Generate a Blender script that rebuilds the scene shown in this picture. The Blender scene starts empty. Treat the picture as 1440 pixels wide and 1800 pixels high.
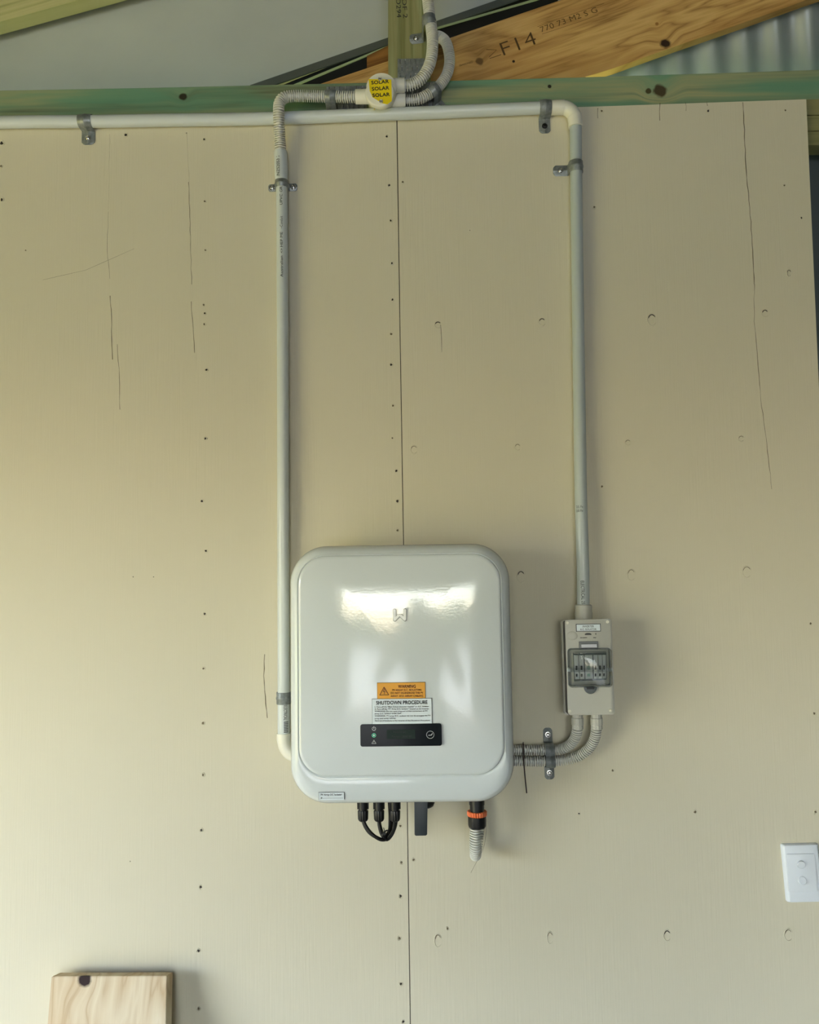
import bpy, bmesh, math, random
from mathutils import Vector, Matrix
random.seed(7)
SC = bpy.context.scene
COL = SC.collection

# ------------------------------------------------------------------ camera
CAM_Z = 1.60
CAM = Vector((0.0, -1.717, CAM_Z))
FPX = 1442.0
PITCH, YAW, ROLL = math.radians(4.6), math.radians(0.86), math.radians(0.87)
FW = Vector((-math.sin(YAW) * math.cos(PITCH), math.cos(YAW) * math.cos(PITCH), math.sin(PITCH)))
R0 = FW.cross(Vector((0, 0, 1))).normalized()
U0 = R0.cross(FW).normalized()
RT = R0 * math.cos(ROLL) - U0 * math.sin(ROLL)
UP = U0 * math.cos(ROLL) + R0 * math.sin(ROLL)
cam_d = bpy.data.cameras.new('camera')
cam_d.sensor_fit = 'HORIZONTAL'
cam_d.sensor_width = 36.0
cam_d.lens = 36.0 * FPX / 1440.0
cam_d.clip_start = 0.02
cam = bpy.data.objects.new('camera', cam_d)
COL.objects.link(cam)
cam.matrix_world = Matrix((
    (RT.x, UP.x, -FW.x, CAM.x), (RT.y, UP.y, -FW.y, CAM.y), (RT.z, UP.z, -FW.z, CAM.z), (0, 0, 0, 1)))
SC.camera = cam

# ------------------------------------------------------------------ view + world + sun
SC.view_settings.view_transform = 'Standard'
SC.view_settings.look = 'None'
SC.view_settings.gamma = 1.0
SC.view_settings.use_curve_mapping = False
SC.view_settings.exposure = -0.54
SC.cycles.max_bounces = 8
SC.cycles.diffuse_bounces = 5
SC.cycles.use_denoising = True
SC.cycles.sample_clamp_indirect = 6.0

world = bpy.data.worlds.new('world')
SC.world = world
world.use_nodes = True
wn = world.node_tree
wn.nodes.clear()
wo = wn.nodes.new('ShaderNodeOutputWorld')
wb = wn.nodes.new('ShaderNodeBackground')
sky = wn.nodes.new('ShaderNodeTexSky')
sky.sky_type = 'NISHITA'
sky.sun_disc = False
sky.sun_elevation = math.radians(50)
sky.sun_rotation = math.radians(200)
sky.dust_density = 2.0
wn.links.new(sky.outputs[0], wb.inputs[0])
wb.inputs[1].default_value = 3.6
wn.links.new(wb.outputs[0], wo.inputs[0])

sun_d = bpy.data.lights.new('sun', 'SUN')
sun_d.energy = 27.0
sun_d.color = (1.0, 0.96, 0.9)
sun_d.angle = math.radians(0.6)
sun = bpy.data.objects.new('sun', sun_d)
COL.objects.link(sun)
SUN_DIR = Vector((-0.66, -0.33, 0.67)).normalized()      # towards the sun
sun.rotation_euler = SUN_DIR.to_track_quat('Z', 'Y').to_euler()

# ------------------------------------------------------------------ helpers
def P(px, py, Y=0.0):
    """point of the plane y = Y that the photograph shows at (px, py)"""
    d = FW + RT * ((px - 720.0) / FPX) + UP * ((900.0 - py) / FPX)
    t = (Y - CAM.y) / d.y
    return CAM + d * t

def mpp(Y):
    return (Y - CAM.y) / FPX

def lin(r, g, b):
    def f(c):
        c /= 255.0
        return c / 12.92 if c <= 0.04045 else ((c + 0.055) / 1.055) ** 2.4
    return (f(r), f(g), f(b), 1.0)

MATS = {}
def mat(name, col, rough=0.5, metal=0.0, spec=0.5, coat=0.0, bump=None, var=None):
    """bump = (scale vec, strength, distance); var = (scale vec, colour2, amount)"""
    if name in MATS:
        return MATS[name]
    m = bpy.data.materials.new(name)
    m.use_nodes = True
    nt = m.node_tree
    b = nt.nodes['Principled BSDF']
    b.inputs['Base Color'].default_value = col
    b.inputs['Roughness'].default_value = rough
    b.inputs['Metallic'].default_value = metal
    b.inputs['Specular IOR Level'].default_value = spec
    b.inputs['Coat Weight'].default_value = coat
    b.inputs['Coat Roughness'].default_value = 0.05
    tc = None
    if bump or var:
        tc = nt.nodes.new('ShaderNodeTexCoord')
    if var:
        mp = nt.nodes.new('ShaderNodeMapping'); mp.inputs['Scale'].default_value = var[0]
        nz = nt.nodes.new('ShaderNodeTexNoise'); nz.inputs['Scale'].default_value = 1.0; nz.inputs['Detail'].default_value = 5
        rp = nt.nodes.new('ShaderNodeMapRange'); rp.inputs[1].default_value = 0.35; rp.inputs[2].default_value = 0.68
        rp.inputs[4].default_value = var[2]
        mx = nt.nodes.new('ShaderNodeMix'); mx.data_type = 'RGBA'
        mx.inputs[6].default_value = col; mx.inputs[7].default_value = var[1]
        nt.links.new(tc.outputs['Object'], mp.inputs[0]); nt.links.new(mp.outputs[0], nz.inputs['Vector'])
        nt.links.new(nz.outputs[0], rp.inputs[0]); nt.links.new(rp.outputs[0], mx.inputs[0])
        nt.links.new(mx.outputs[2], b.inputs['Base Color'])
    if bump:
        mp = nt.nodes.new('ShaderNodeMapping'); mp.inputs['Scale'].default_value = bump[0]
        nz = nt.nodes.new('ShaderNodeTexNoise'); nz.inputs['Scale'].default_value = 1.0; nz.inputs['Detail'].default_value = 4
        bp = nt.nodes.new('ShaderNodeBump'); bp.inputs['Strength'].default_value = bump[1]; bp.inputs['Distance'].default_value = bump[2]
        nt.links.new(tc.outputs['Object'], mp.inputs[0]); nt.links.new(mp.outputs[0], nz.inputs['Vector'])
        nt.links.new(nz.outputs[0], bp.inputs['Height']); nt.links.new(bp.outputs[0], b.inputs['Normal'])
    MATS[name] = m
    return m

def wood(name, stops, axis_rot, ring=30.0, stretch=14.0, distort=2.2, rough=0.65, knots=(), patch=None, bump=0.25, finew=0.35):
    """procedural timber: grain runs along local X after rotating by axis_rot (about Y).
    knots = [(world point, radius, colour)], patch = (colour, scale, amount)"""
    m = bpy.data.materials.new(name); m.use_nodes = True
    nt = m.node_tree; N = nt.nodes.new; L = nt.links.new
    b = nt.nodes['Principled BSDF']; b.inputs['Roughness'].default_value = rough
    b.inputs['Specular IOR Level'].default_value = 0.3
    geo = N('ShaderNodeNewGeometry')
    mp = N('ShaderNodeMapping'); mp.inputs['Rotation'].default_value = (0, axis_rot, 0)
    L(geo.outputs['Position'], mp.inputs[0])
    vec = mp.outputs[0]
    # warp the grain around knots
    off = None
    dark = None
    for (kp, kr, kc) in knots:
        d = N('ShaderNodeVectorMath'); d.operation = 'DISTANCE'
        sc1 = N('ShaderNodeMapping'); sc1.vector_type = 'POINT'
        L(geo.outputs['Position'], d.inputs[0]); d.inputs[1].default_value = kp
        r = N('ShaderNodeMapRange'); r.inputs[1].default_value = 0.0; r.inputs[2].default_value = kr * 4.5
        r.inputs[3].default_value = kr * 1.6; r.inputs[4].default_value = 0.0; r.interpolation_type = 'SMOOTHSTEP'
        nt.nodes.remove(sc1)
        L(d.outputs['Value'], r.inputs[0])
        if off is None: off = r.outputs[0]
        else:
            a = N('ShaderNodeMath'); L(off, a.inputs[0]); L(r.outputs[0], a.inputs[1]); off = a.outputs[0]
        nzk = N('ShaderNodeTexNoise'); nzk.inputs['Scale'].default_value = 60; L(geo.outputs['Position'], nzk.inputs['Vector'])
        dd = N('ShaderNodeMath'); dd.operation = 'MULTIPLY_ADD'; L(nzk.outputs[0], dd.inputs[0]); dd.inputs[1].default_value = kr * 0.9
        L(d.outputs['Value'], dd.inputs[2])
        k = N('ShaderNodeMapRange'); k.inputs[1].default_value = kr * 1.25; k.inputs[2].default_value = kr * 1.7
        k.inputs[3].default_value = 1.0; k.inputs[4].default_value = 0.0
        L(dd.outputs[0], k.inputs[0])
        dark = (dark or []) + [(k.outputs[0], kc)]
    if off is not None:
        cb = N('ShaderNodeCombineXYZ'); L(off, cb.inputs[2])
        ad = N('ShaderNodeVectorMath'); ad.operation = 'ADD'; L(vec, ad.inputs[0]); L(cb.outputs[0], ad.inputs[1])
        vec = ad.outputs[0]
    s1 = N('ShaderNodeMapping'); s1.inputs['Scale'].default_value = (ring / stretch, ring * 0.3, ring); L(vec, s1.inputs[0])
    n1 = N('ShaderNodeTexNoise'); n1.inputs['Scale'].default_value = 1.0; n1.inputs['Detail'].default_value = 3; n1.inputs['Distortion'].default_value = 0.4
    L(s1.outputs[0], n1.inputs['Vector'])
    mm = N('ShaderNodeMath'); mm.operation = 'MULTIPLY'; mm.inputs[1].default_value = distort * 6.0; L(n1.outputs[0], mm.inputs[0])
    fr = N('ShaderNodeMath'); fr.operation = 'PINGPONG'; fr.inputs[1].default_value = 1.0; L(mm.outputs[0], fr.inputs[0])
    s2 = N('ShaderNodeMapping'); s2.inputs['Scale'].default_value = (12, 60, 420); L(vec, s2.inputs[0])
    n2 = N('ShaderNodeTexNoise'); n2.inputs['Scale'].default_value = 1.0; n2.inputs['Detail'].default_value = 4; L(s2.outputs[0], n2.inputs['Vector'])
    mxf = N('ShaderNodeMix'); mxf.inputs[0].default_value = finew; L(fr.outputs[0], mxf.inputs[2]); L(n2.outputs[0], mxf.inputs[3])
    cr = N('ShaderNodeValToRGB')
    els = cr.color_ramp.elements
    els[0].position, els[0].color = stops[0]
    els[1].position, els[1].color = stops[-1]
    for p_, c_ in stops[1:-1]:
        e = els.new(p_); e.color = c_
    L(mxf.outputs[0], cr.inputs[0])
    out = cr.outputs[0]
    if patch:
        s3 = N('ShaderNodeMapping'); s3.inputs['Scale'].default_value = patch[1]; L(vec, s3.inputs[0])
        n3 = N('ShaderNodeTexNoise'); n3.inputs['Scale'].default_value = 1.0; n3.inputs['Detail'].default_value = 3; L(s3.outputs[0], n3.inputs['Vector'])
        r3 = N('ShaderNodeMapRange'); r3.inputs[1].default_value = 0.4; r3.inputs[2].default_value = 0.62; r3.inputs[4].default_value = patch[2]
        L(n3.outputs[0], r3.inputs[0])
        m3 = N('ShaderNodeMix'); m3.data_type = 'RGBA'; L(r3.outputs[0], m3.inputs[0]); L(out, m3.inputs[6]); m3.inputs[7].default_value = patch[0]
        out = m3.outputs[2]
    for k_, kc in (dark or []):
        m4 = N('ShaderNodeMix'); m4.data_type = 'RGBA'; L(k_, m4.inputs[0]); L(out, m4.inputs[6]); m4.inputs[7].default_value = kc
        out = m4.outputs[2]
    L(out, b.inputs['Base Color'])
    bp = N('ShaderNodeBump'); bp.inputs['Strength'].default_value = bump; bp.inputs['Distance'].default_value = 0.001
    L(mxf.outputs[0], bp.inputs['Height']); L(bp.outputs[0], b.inputs['Normal'])
    return m

def obj(name, bm, m, parent=None, smooth=False, label=None):
    """one mesh object; bm holds world coordinates"""
    loc = parent.matrix_world.translation if parent else None
    if parent is None:
        xs = [v.co for v in bm.verts]
        lo = Vector([min(v[i] for v in xs) for i in range(3)]); hi = Vector([max(v[i] for v in xs) for i in range(3)])
        loc = (lo + hi) / 2; loc.z = lo.z
    bmesh.ops.recalc_face_normals(bm, faces=bm.faces)
    for v in bm.verts:
        v.co -= loc
    me = bpy.data.meshes.new(name)
    bm.to_mesh(me); bm.free()
    ms = m if isinstance(m, (list, tuple)) else [m]
    for q in ms:
        me.materials.append(q)
    if smooth:
        me.polygons.foreach_set('use_smooth', [True] * len(me.polygons))
        if smooth != 'all':
            try:
                me.set_sharp_from_angle(angle=math.radians(38 if smooth is True else smooth))
            except Exception:
                pass
    o = bpy.data.objects.new(name, me)
    COL.objects.link(o)
    if parent:
        o.parent = parent
        REL[o] = parent.matrix_world.translation
    else:
        o.location = loc
        o.matrix_world = Matrix.Translation(loc)
    WORLD[o.name] = loc
    if label: o['label'] = label
    return o
REL, WORLD = {}, {}

def thing(name, loc, label, cat, group=None):
    o = bpy.data.objects.new(name, None)
    o.empty_display_size = 0.05
    COL.objects.link(o)
    o.location = loc
    o.matrix_world = Matrix.Translation(loc)
    tag(o, label, cat, group)
    return o

def tag(o, label, cat, group=None):
    o['label'] = label; o['category'] = cat
    if group: o['group'] = group
    return o

def sub(name, bm, m, part, smooth=False, label=None):
    """a piece of a part: its parent is a mesh that sits at its thing's origin"""
    o = obj_at(name, bm, m, part, smooth)
    if label: o['label'] = label
    return o

def obj_at(name, bm, m, part, smooth=False):
    loc = WORLD.get(part.name) if part.name in WORLD else part.matrix_world.translation
    bmesh.ops.recalc_face_normals(bm, faces=bm.faces)
    for v in bm.verts: v.co -= loc
    me = bpy.data.meshes.new(name); bm.to_mesh(me); bm.free()
    for q in (m if isinstance(m, (list, tuple)) else [m]): me.materials.append(q)
    if smooth:
        me.polygons.foreach_set('use_smooth', [True] * len(me.polygons))
        me.set_sharp_from_angle(angle=math.radians(38))
    o = bpy.data.objects.new(name, me); COL.objects.link(o); o.parent = part
    WORLD[o.name] = loc
    return o

def struct(name, bm, m, smooth=False):
    o = obj(name, bm, m, None, smooth); o['kind'] = 'structure'
    return o

def prism(bm, pts, y0, y1, bev=0.0, mi=0):
    """closed polygon of world points (x, z) extruded from y0 (front) to y1"""
    a = [bm.verts.new((p[0], y0, p[1])) for p in pts]
    c = [bm.verts.new((p[0], y1, p[1])) for p in pts]
    n = len(pts)
    fs = [bm.faces.new(a), bm.faces.new(list(reversed(c)))]
    for i in range(n):
        fs.append(bm.faces.new((a[i], c[i], c[(i + 1) % n], a[(i + 1) % n])))
    for f in fs: f.material_index = mi
    if bev:
        bmesh.ops.recalc_face_normals(bm, faces=fs)
        es = list({e for f in fs for e in f.edges})
        bmesh.ops.bevel(bm, geom=es, offset=bev, segments=2, affect='EDGES', profile=0.6, clamp_overlap=True)
    return fs

def ppoly(pix, Y):
    return [(P(x, y, Y).x, P(x, y, Y).z) for x, y in pix]

def box(bm, lo, hi, bev=0.0):
    return prism(bm, [(lo[0], lo[2]), (hi[0], lo[2]), (hi[0], hi[2]), (lo[0], hi[2])], lo[1], hi[1], bev)

def rr(x0, x1, z0, z1, r, n=10):
    """rounded rectangle outline, counter-clockwise from the lower right corner"""
    out = []
    for cx, cz, a0 in ((x1 - r, z0 + r, -90), (x1 - r, z1 - r, 0), (x0 + r, z1 - r, 90), (x0 + r, z0 + r, 180)):
        for i in range(n + 1):
            a = math.radians(a0 + 90.0 * i / n)
            out.append((cx + r * math.cos(a), cz + r * math.sin(a)))
    return out

def rings(bm, loops, cap0=True, cap1=True, mi=0):
    """loops of equal length of 3-D points, bridged"""
    vs = [[bm.verts.new(p) for p in lp] for lp in loops]
    n = len(vs[0])
    fs = []
    for a, b in zip(vs, vs[1:]):
        for i in range(n):
            fs.append(bm.faces.new((a[i], a[(i + 1) % n], b[(i + 1) % n], b[i])))
    if cap0: fs.append(bm.faces.new(vs[0][::-1]))
    if cap1: fs.append(bm.faces.new(vs[-1]))
    for f in fs: f.material_index = mi
    return vs

def spline(pts, step=0.0015):
    pts = [Vector(p) for p in pts]
    q = [pts[0] * 2 - pts[1]] + pts + [pts[-1] * 2 - pts[-2]]
    dense = []
    for i in range(1, len(q) - 2):
        p0, p1, p2, p3 = q[i - 1], q[i], q[i + 1], q[i + 2]
        t0 = 0.0; t1 = t0 + max((p1 - p0).length, 1e-6) ** 0.5; t2 = t1 + max((p2 - p1).length, 1e-6) ** 0.5; t3 = t2 + max((p3 - p2).length, 1e-6) ** 0.5
        for k in range(40):
            t = t1 + (t2 - t1) * k / 40
            A1 = p0 * ((t1 - t) / (t1 - t0)) + p1 * ((t - t0) / (t1 - t0))
            A2 = p1 * ((t2 - t) / (t2 - t1)) + p2 * ((t - t1) / (t2 - t1))
            A3 = p2 * ((t3 - t) / (t3 - t2)) + p3 * ((t - t2) / (t3 - t2))
            B1 = A1 * ((t2 - t) / (t2 - t0)) + A2 * ((t - t0) / (t2 - t0))
            B2 = A2 * ((t3 - t) / (t3 - t1)) + A3 * ((t - t1) / (t3 - t1))
            dense.append(B1 * ((t2 - t) / (t2 - t1)) + B2 * ((t - t1) / (t2 - t1)))
    dense.append(pts[-1])
    L = [0.0]
    for a, b in zip(dense, dense[1:]): L.append(L[-1] + (b - a).length)
    def at(s):
        s = max(0.0, min(L[-1], s))
        lo, hi = 0, len(L) - 1
        while hi - lo > 1:
            m_ = (lo + hi) // 2
            if L[m_] <= s: lo = m_
            else: hi = m_
        u = (s - L[lo]) / max(L[hi] - L[lo], 1e-9)
        return dense[lo].lerp(dense[hi], u)
    return at, L[-1]

def sweep(bm, pts, rad, seg=20, cap=True, mi=0):
    """circular section of radius rad[i] carried along pts"""
    n = len(pts)
    T = [(pts[min(i + 1, n - 1)] - pts[max(i - 1, 0)]).normalized() for i in range(n)]
    ref = Vector((0, -1, 0)) if abs(T[0].y) < 0.9 else Vector((1, 0, 0))
    u = (ref - T[0] * ref.dot(T[0])).normalized()
    loops = []
    for i in range(n):
        u = (u - T[i] * u.dot(T[i])).normalized()
        v = T[i].cross(u)
        loops.append([pts[i] + (u * math.cos(2 * math.pi * k / seg) + v * math.sin(2 * math.pi * k / seg)) * rad[i] for k in range(seg)])
    rings(bm, loops, cap, cap, mi)

def pipe(bm, pts, r, seg=24, step=0.004, straight=False):
    if straight:
        q = [Vector(p) for p in pts]
    else:
        at, L = spline(pts); k = max(2, int(L / step)); q = [at(L * i / k) for i in range(k + 1)]
    sweep(bm, q, [r] * len(q), seg)

def flex(bm, pts, R=0.0122, pitch=0.0046, g=0.0052, seg=24):
    at, L = spline(pts)
    n = int(L / pitch); q, r = [], []
    for i in range(n):
        for f, dr in ((0.0, 0.0004), (0.06, 0.0), (0.36, 0.0), (0.42, 0.0004), (0.47, g), (0.95, g)):
            q.append(at((i + f) * pitch)); r.append(R - dr)
    sweep(bm, q, r, seg)

def lathe(bm, c, prof, axis=(0, -1, 0), seg=24, mi=0):
    """prof = [(distance along axis, radius)]"""
    ax = Vector(axis).normalized()
    q = [Vector(c) + ax * d for d, _ in prof]
    ref = Vector((0, 0, 1)) if abs(ax.z) < 0.9 else Vector((1, 0, 0))
    u = (ref - ax * ref.dot(ax)).normalized(); v = ax.cross(u)
    loops = [[q[i] + (u * math.cos(2 * math.pi * k / seg) + v * math.sin(2 * math.pi * k / seg)) * max(prof[i][1], 1e-5) for k in range(seg)] for i in range(len(prof))]
    rings(bm, loops, True, True, mi)

def text_bm(s, p0, p1, hpx, Y=0.0, surf=None, lift=0.0004, bold=0.0, depth=0.0003):
    """lettering from pixel p0 to p1 along the baseline, hpx tall, on plane Y or on surf(x, z)"""
    cu = bpy.data.curves.new('t', 'FONT'); cu.body = s; cu.size = 1.0; cu.offset = bold; cu.resolution_u = 3
    cu.space_character = 1.04
    o = bpy.data.objects.new('t', cu); COL.objects.link(o)
    dg = bpy.context.evaluated_depsgraph_get()
    me = bpy.data.meshes.new_from_object(o.evaluated_get(dg))
    bpy.data.objects.remove(o); bpy.data.curves.remove(cu)
    bm = bmesh.new(); bm.from_mesh(me); bpy.data.meshes.remove(me)
    if not bm.verts: return bm
    x0 = min(v.co.x for v in bm.verts); x1 = max(v.co.x for v in bm.verts)
    a, b = P(p0[0], p0[1], Y), P(p1[0], p1[1], Y)
    d = (b - a); W = math.hypot(d.x, d.z); dx, dz = d.x / W, d.z / W
    ux, uz = -dz, dx
    sx = W / (x1 - x0); sy = hpx * mpp(Y) / 0.72
    base = []
    for v in bm.verts:
        X = (v.co.x - x0) * sx; Z = v.co.y * sy
        v.co = Vector((a.x + dx * X + ux * Z, 0, a.z + dz * X + uz * Z))
    if surf and W > 0.02:
        bmesh.ops.triangulate(bm, faces=bm.faces)
    r = bmesh.ops.extrude_face_region(bm, geom=bm.faces[:])
    top = {e for e in r['geom'] if isinstance(e, bmesh.types.BMVert)}
    for v in bm.verts:
        y = surf(v.co.x, v.co.z) if surf else Y
        v.co.y = y - (lift if v in top else lift - depth)
    return bm

def sheet(bm, x0, x1, z0, z1, surf, lift, th=0.0002, nx=6, nz=4, mi=0):
    """thin sticker following a curved face"""
    def lay(l):
        return [[bm.verts.new((x0 + (x1 - x0) * i / nx, surf(x0 + (x1 - x0) * i / nx, z0 + (z1 - z0) * j / nz) - l, z0 + (z1 - z0) * j / nz)) for i in range(nx + 1)] for j in range(nz + 1)]
    a, b = lay(lift), lay(lift - th)
    fs = []
    for j in range(nz):
        for i in range(nx):
            fs.append(bm.faces.new((a[j][i], a[j][i + 1], a[j + 1][i + 1], a[j + 1][i])))
            fs.append(bm.faces.new((b[j][i], b[j + 1][i], b[j + 1][i + 1], b[j][i + 1])))
    for i in range(nx):
        fs.append(bm.faces.new((a[0][i], b[0][i], b[0][i + 1], a[0][i + 1]))); fs.append(bm.faces.new((a[nz][i], a[nz][i + 1], b[nz][i + 1], b[nz][i])))
    for j in range(nz):
        fs.append(bm.faces.new((a[j][0], a[j + 1][0], b[j + 1][0], b[j][0]))); fs.append(bm.faces.new((a[j][nx], b[j][nx], b[j + 1][nx], a[j + 1][nx])))
    for f in fs: f.material_index = mi

def merge(dst, src, mi=0):
    me = bpy.data.meshes.new('m'); src.to_mesh(me); src.free()
    n = len(dst.faces)
    dst.from_mesh(me); bpy.data.meshes.remove(me)
    dst.faces.ensure_lookup_table()
    for f in dst.faces[n:]: f.material_index = mi

def screw_bm(c, r=0.0045, hexa=True):
    bm = bmesh.new()
    lathe(bm, c, [(0, r * 1.45), (0.0008, r * 1.45), (0.001, r * 1.3), (0.001, r), (0.0028, r * 0.95), (0.0034, r * 0.7), (0.0036, r * 0.45), (0.0022, r * 0.38)], seg=18)
    return bm

# ------------------------------------------------------------------ materials
PAINT = lin(210, 204, 181)
m_wall = mat('painted_ply', PAINT, 0.55, spec=0.35, bump=((300, 30, 9), 0.34, 0.0010))
m_paintlump = mat('paint_ridge', PAINT, 0.5)
m_darkhole = mat('dark_gap', lin(38, 32, 26), 0.8)
m_crack = mat('paint_crack', lin(98, 88, 66), 0.8)
m_white = mat('white_powdercoat', lin(214, 221, 222), 0.08, spec=0.5, coat=0.22, bump=((150, 150, 230), 0.22, 0.0005))
m_pvc = mat('grey_pvc', lin(178, 188, 188), 0.32, spec=0.5)
m_pvcwhite = mat('light_pvc', lin(206, 213, 212), 0.3, spec=0.5)
m_cream = mat('cream_pvc', lin(232, 230, 214), 0.3, spec=0.5)
m_flex = mat('flex_pvc', lin(216, 216, 208), 0.38, spec=0.45)
m_box = mat('isolator_grey', lin(190, 190, 180), 0.35, spec=0.4)
m_gal = mat('galvanised_steel', lin(142, 148, 148), 0.4, metal=0.35, bump=((300, 300, 300), 0.15, 0.0004), var=((120, 120, 120), lin(104, 110, 110), 0.8))
m_screw = mat('zinc_screw', lin(205, 205, 200), 0.25, metal=0.95)
m_black = mat('black_plastic', lin(20, 21, 22), 0.4, spec=0.4)
m_cable = mat('black_cable', lin(15, 15, 15), 0.45, spec=0.4)
m_slate = mat('slate_plastic', lin(44, 50, 54), 0.4, spec=0.4)
m_ink = mat('black_ink', lin(28, 30, 34), 0.7)
m_inkgrey = mat('faded_ink', lin(75, 78, 80), 0.7)
m_label = mat('white_label', lin(222, 232, 236), 0.4)
m_orange = mat('orange_label', lin(226, 160, 22), 0.4)
m_ribbon = mat('orange_ring', lin(226, 112, 62), 0.4)
m_yellow = mat('yellow_label', lin(238, 212, 20), 0.4)
m_brown = mat('brown_ink', lin(92, 44, 12), 0.7)
m_burn = mat('burnt_mark', lin(84, 62, 28), 0.85)
m_glassdark = mat('display_gloss', lin(16, 22, 26), 0.15, spec=0.12)
m_lcd = mat('lcd_window', lin(26, 42, 36), 0.3, spec=0.12)
m_icon = mat('icon_white', lin(205, 210, 212), 0.5)
m_green = mat('green_led', lin(60, 200, 150), 0.4)
_g = m_green.node_tree.nodes['Principled BSDF']; _g.inputs['Emission Color'].default_value = (0.25, 1.0, 0.65, 1); _g.inputs['Emission Strength'].default_value = 0.6
m_switch = mat('switch_white', lin(224, 230, 236), 0.25, spec=0.5)
m_greysheet = mat('grey_sheet', lin(184, 190, 184), 0.5, spec=0.4, var=((2.5, 2.5, 4), lin(164, 170, 166), 0.6))
m_flash = mat('dark_flashing', lin(92, 98, 92), 0.4, metal=0.3)
m_void = mat('gap_shade_black', lin(10, 11, 11), 0.9)  # near-black colour standing in for shade above the rafter
m_corr = mat('corrugated_steel', lin(158, 166, 164), 0.4, metal=0.25, var=((14, 14, 3), lin(132, 140, 138), 0.7))
m_slatewall = mat('slate_wall', lin(72, 80, 82), 0.6)
m_clear = bpy.data.materials.new('clear_cover'); m_clear.use_nodes = True
_n = m_clear.node_tree; _p = _n.nodes['Principled BSDF']
_p.inputs['Base Color'].default_value = (0.86, 0.89, 0.90, 1); _p.inputs['Roughness'].default_value = 0.06
_p.inputs['Transmission Weight'].default_value = 1.0; _p.inputs['IOR'].default_value = 1.3

G1 = [(0.1, lin(92, 100, 76)), (0.4, lin(122, 136, 106)), (0.7, lin(148, 154, 116)), (1.0, lin(166, 158, 116))]
m_beam = wood('treated_pine', G1, 0.0, ring=26, stretch=22, distort=0.9, patch=(lin(92, 142, 116), (2.2, 4, 22), 0.8),
              knots=[(tuple(P(1161, 160, 0.01)), 0.014, lin(66, 58, 38)), (tuple(P(322, 170, 0.01)), 0.008, lin(38, 36, 22)), (tuple(P(966, 152, 0.01)), 0.004, lin(28, 22, 12)), (tuple(P(1140, 160, 0.01)), 0.006, lin(70, 66, 40))], rough=0.75)
m_post = wood('treated_stud', [(0.0, lin(84, 96, 62)), (0.35, lin(124, 134, 94)), (0.7, lin(158, 164, 122)), (1.0, lin(172, 174, 132))], math.radians(90), ring=30, stretch=40, distort=1.2, finew=.55,
              patch=(lin(120, 108, 58), (3, 4, 26), 0.5), rough=0.75)
SL = math.atan(0.34)
m_rafter = wood('golden_pine', [(0.16, lin(140, 106, 58)), (0.36, lin(184, 146, 86)), (0.56, lin(202, 165, 100)), (0.8, lin(212, 176, 112))], SL, ring=16, stretch=8, distort=2.2, finew=.5,
                knots=[(tuple(P(843, 108, 0.056)), 0.0085, lin(112, 84, 46)), (tuple(P(1170, 77, 0.056)), 0.011, lin(44, 28, 16)), (tuple(P(1155, 42, 0.056)), 0.004, lin(150, 108, 56)), (tuple(P(903, 108, 0.056)), 0.003, lin(40, 26, 12))],
                patch=(lin(176, 130, 72), (3, 4, 14), 0.5), rough=0.6)
m_pale = wood('pale_green_pine', [(0.0, lin(138, 138, 88)), (0.5, lin(180, 178, 122)), (1.0, lin(196, 192, 138))], math.radians(15.5), ring=34, stretch=50, distort=1.0, rough=0.7)
m_nog = wood('noggin_pine', [(0.0, lin(96, 96, 62)), (0.5, lin(128, 126, 84)), (1.0, lin(140, 136, 94))], 0.0, ring=30, stretch=30, distort=1.0, rough=0.75)
m_board = wood('raw_pine', [(0.0, lin(178, 148, 112)), (0.35, lin(208, 190, 160)), (0.75, lin(220, 206, 178)), (1.0, lin(226, 214, 190))], math.radians(90), ring=15, stretch=6.5, distort=1.9,
               knots=[(tuple(P(148, 1722, -0.056)), 0.0125, lin(44, 26, 28)), (tuple(P(221, 1783, -0.066)), 0.0035, lin(110, 82, 66))], patch=(lin(206, 178, 138), (4, 4, 9), 0.5), rough=0.7, finew=0.3)
m_green_edge = mat('green_timber_edge', lin(150, 168, 128), 0.6)

# ------------------------------------------------------------------ the place: ground, floor, shed shell
def grass_mat():
    return mat('grass', lin(138, 146, 56), 0.9, var=((1.5, 1.5, 1.5), lin(176, 160, 84), 0.9))
bm = bmesh.new(); box(bm, (-40, -50, -0.14), (30, 20, -0.12)); g = struct('ground', bm, grass_mat())
bm = bmesh.new(); box(bm, (-3.2, -22, -0.119), (4, -6.9, -0.05)); struct('forecourt', bm, mat('pale_concrete', lin(212, 210, 202), 0.85, var=((1.2, 1.2, 1.2), lin(180, 176, 160), 0.9)))
bm = bmesh.new(); box(bm, (-3.2, -6.9, -0.11), (2.3, 0.12, 0.0)); struct('floor', bm, mat('concrete_floor', lin(120, 116, 104), 0.7, var=((1, 1, 1), lin(100, 97, 88), 0.8)))
bm = bmesh.new(); box(bm, (-7.5, -9.5, -0.119), (-3.2, 0.6, -0.05)); struct('path', bm, mat('dry_grass', lin(186, 168, 92), 0.9, var=((6, 6, 6), lin(160, 150, 70), 0.8)))
m_steelwall = mat('shed_lining', lin(58, 58, 54), 0.7)
bm = bmesh.new(); box(bm, (-3.3, -6.95, 3.32), (2.35, 1.3, 3.37)); struct('ceiling', bm, m_steelwall)
bm = bmesh.new(); box(bm, (2.2, -6.9, 0.0), (2.3, 1.3, 3.32)); struct('wall_right_side', bm, m_steelwall)
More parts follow.
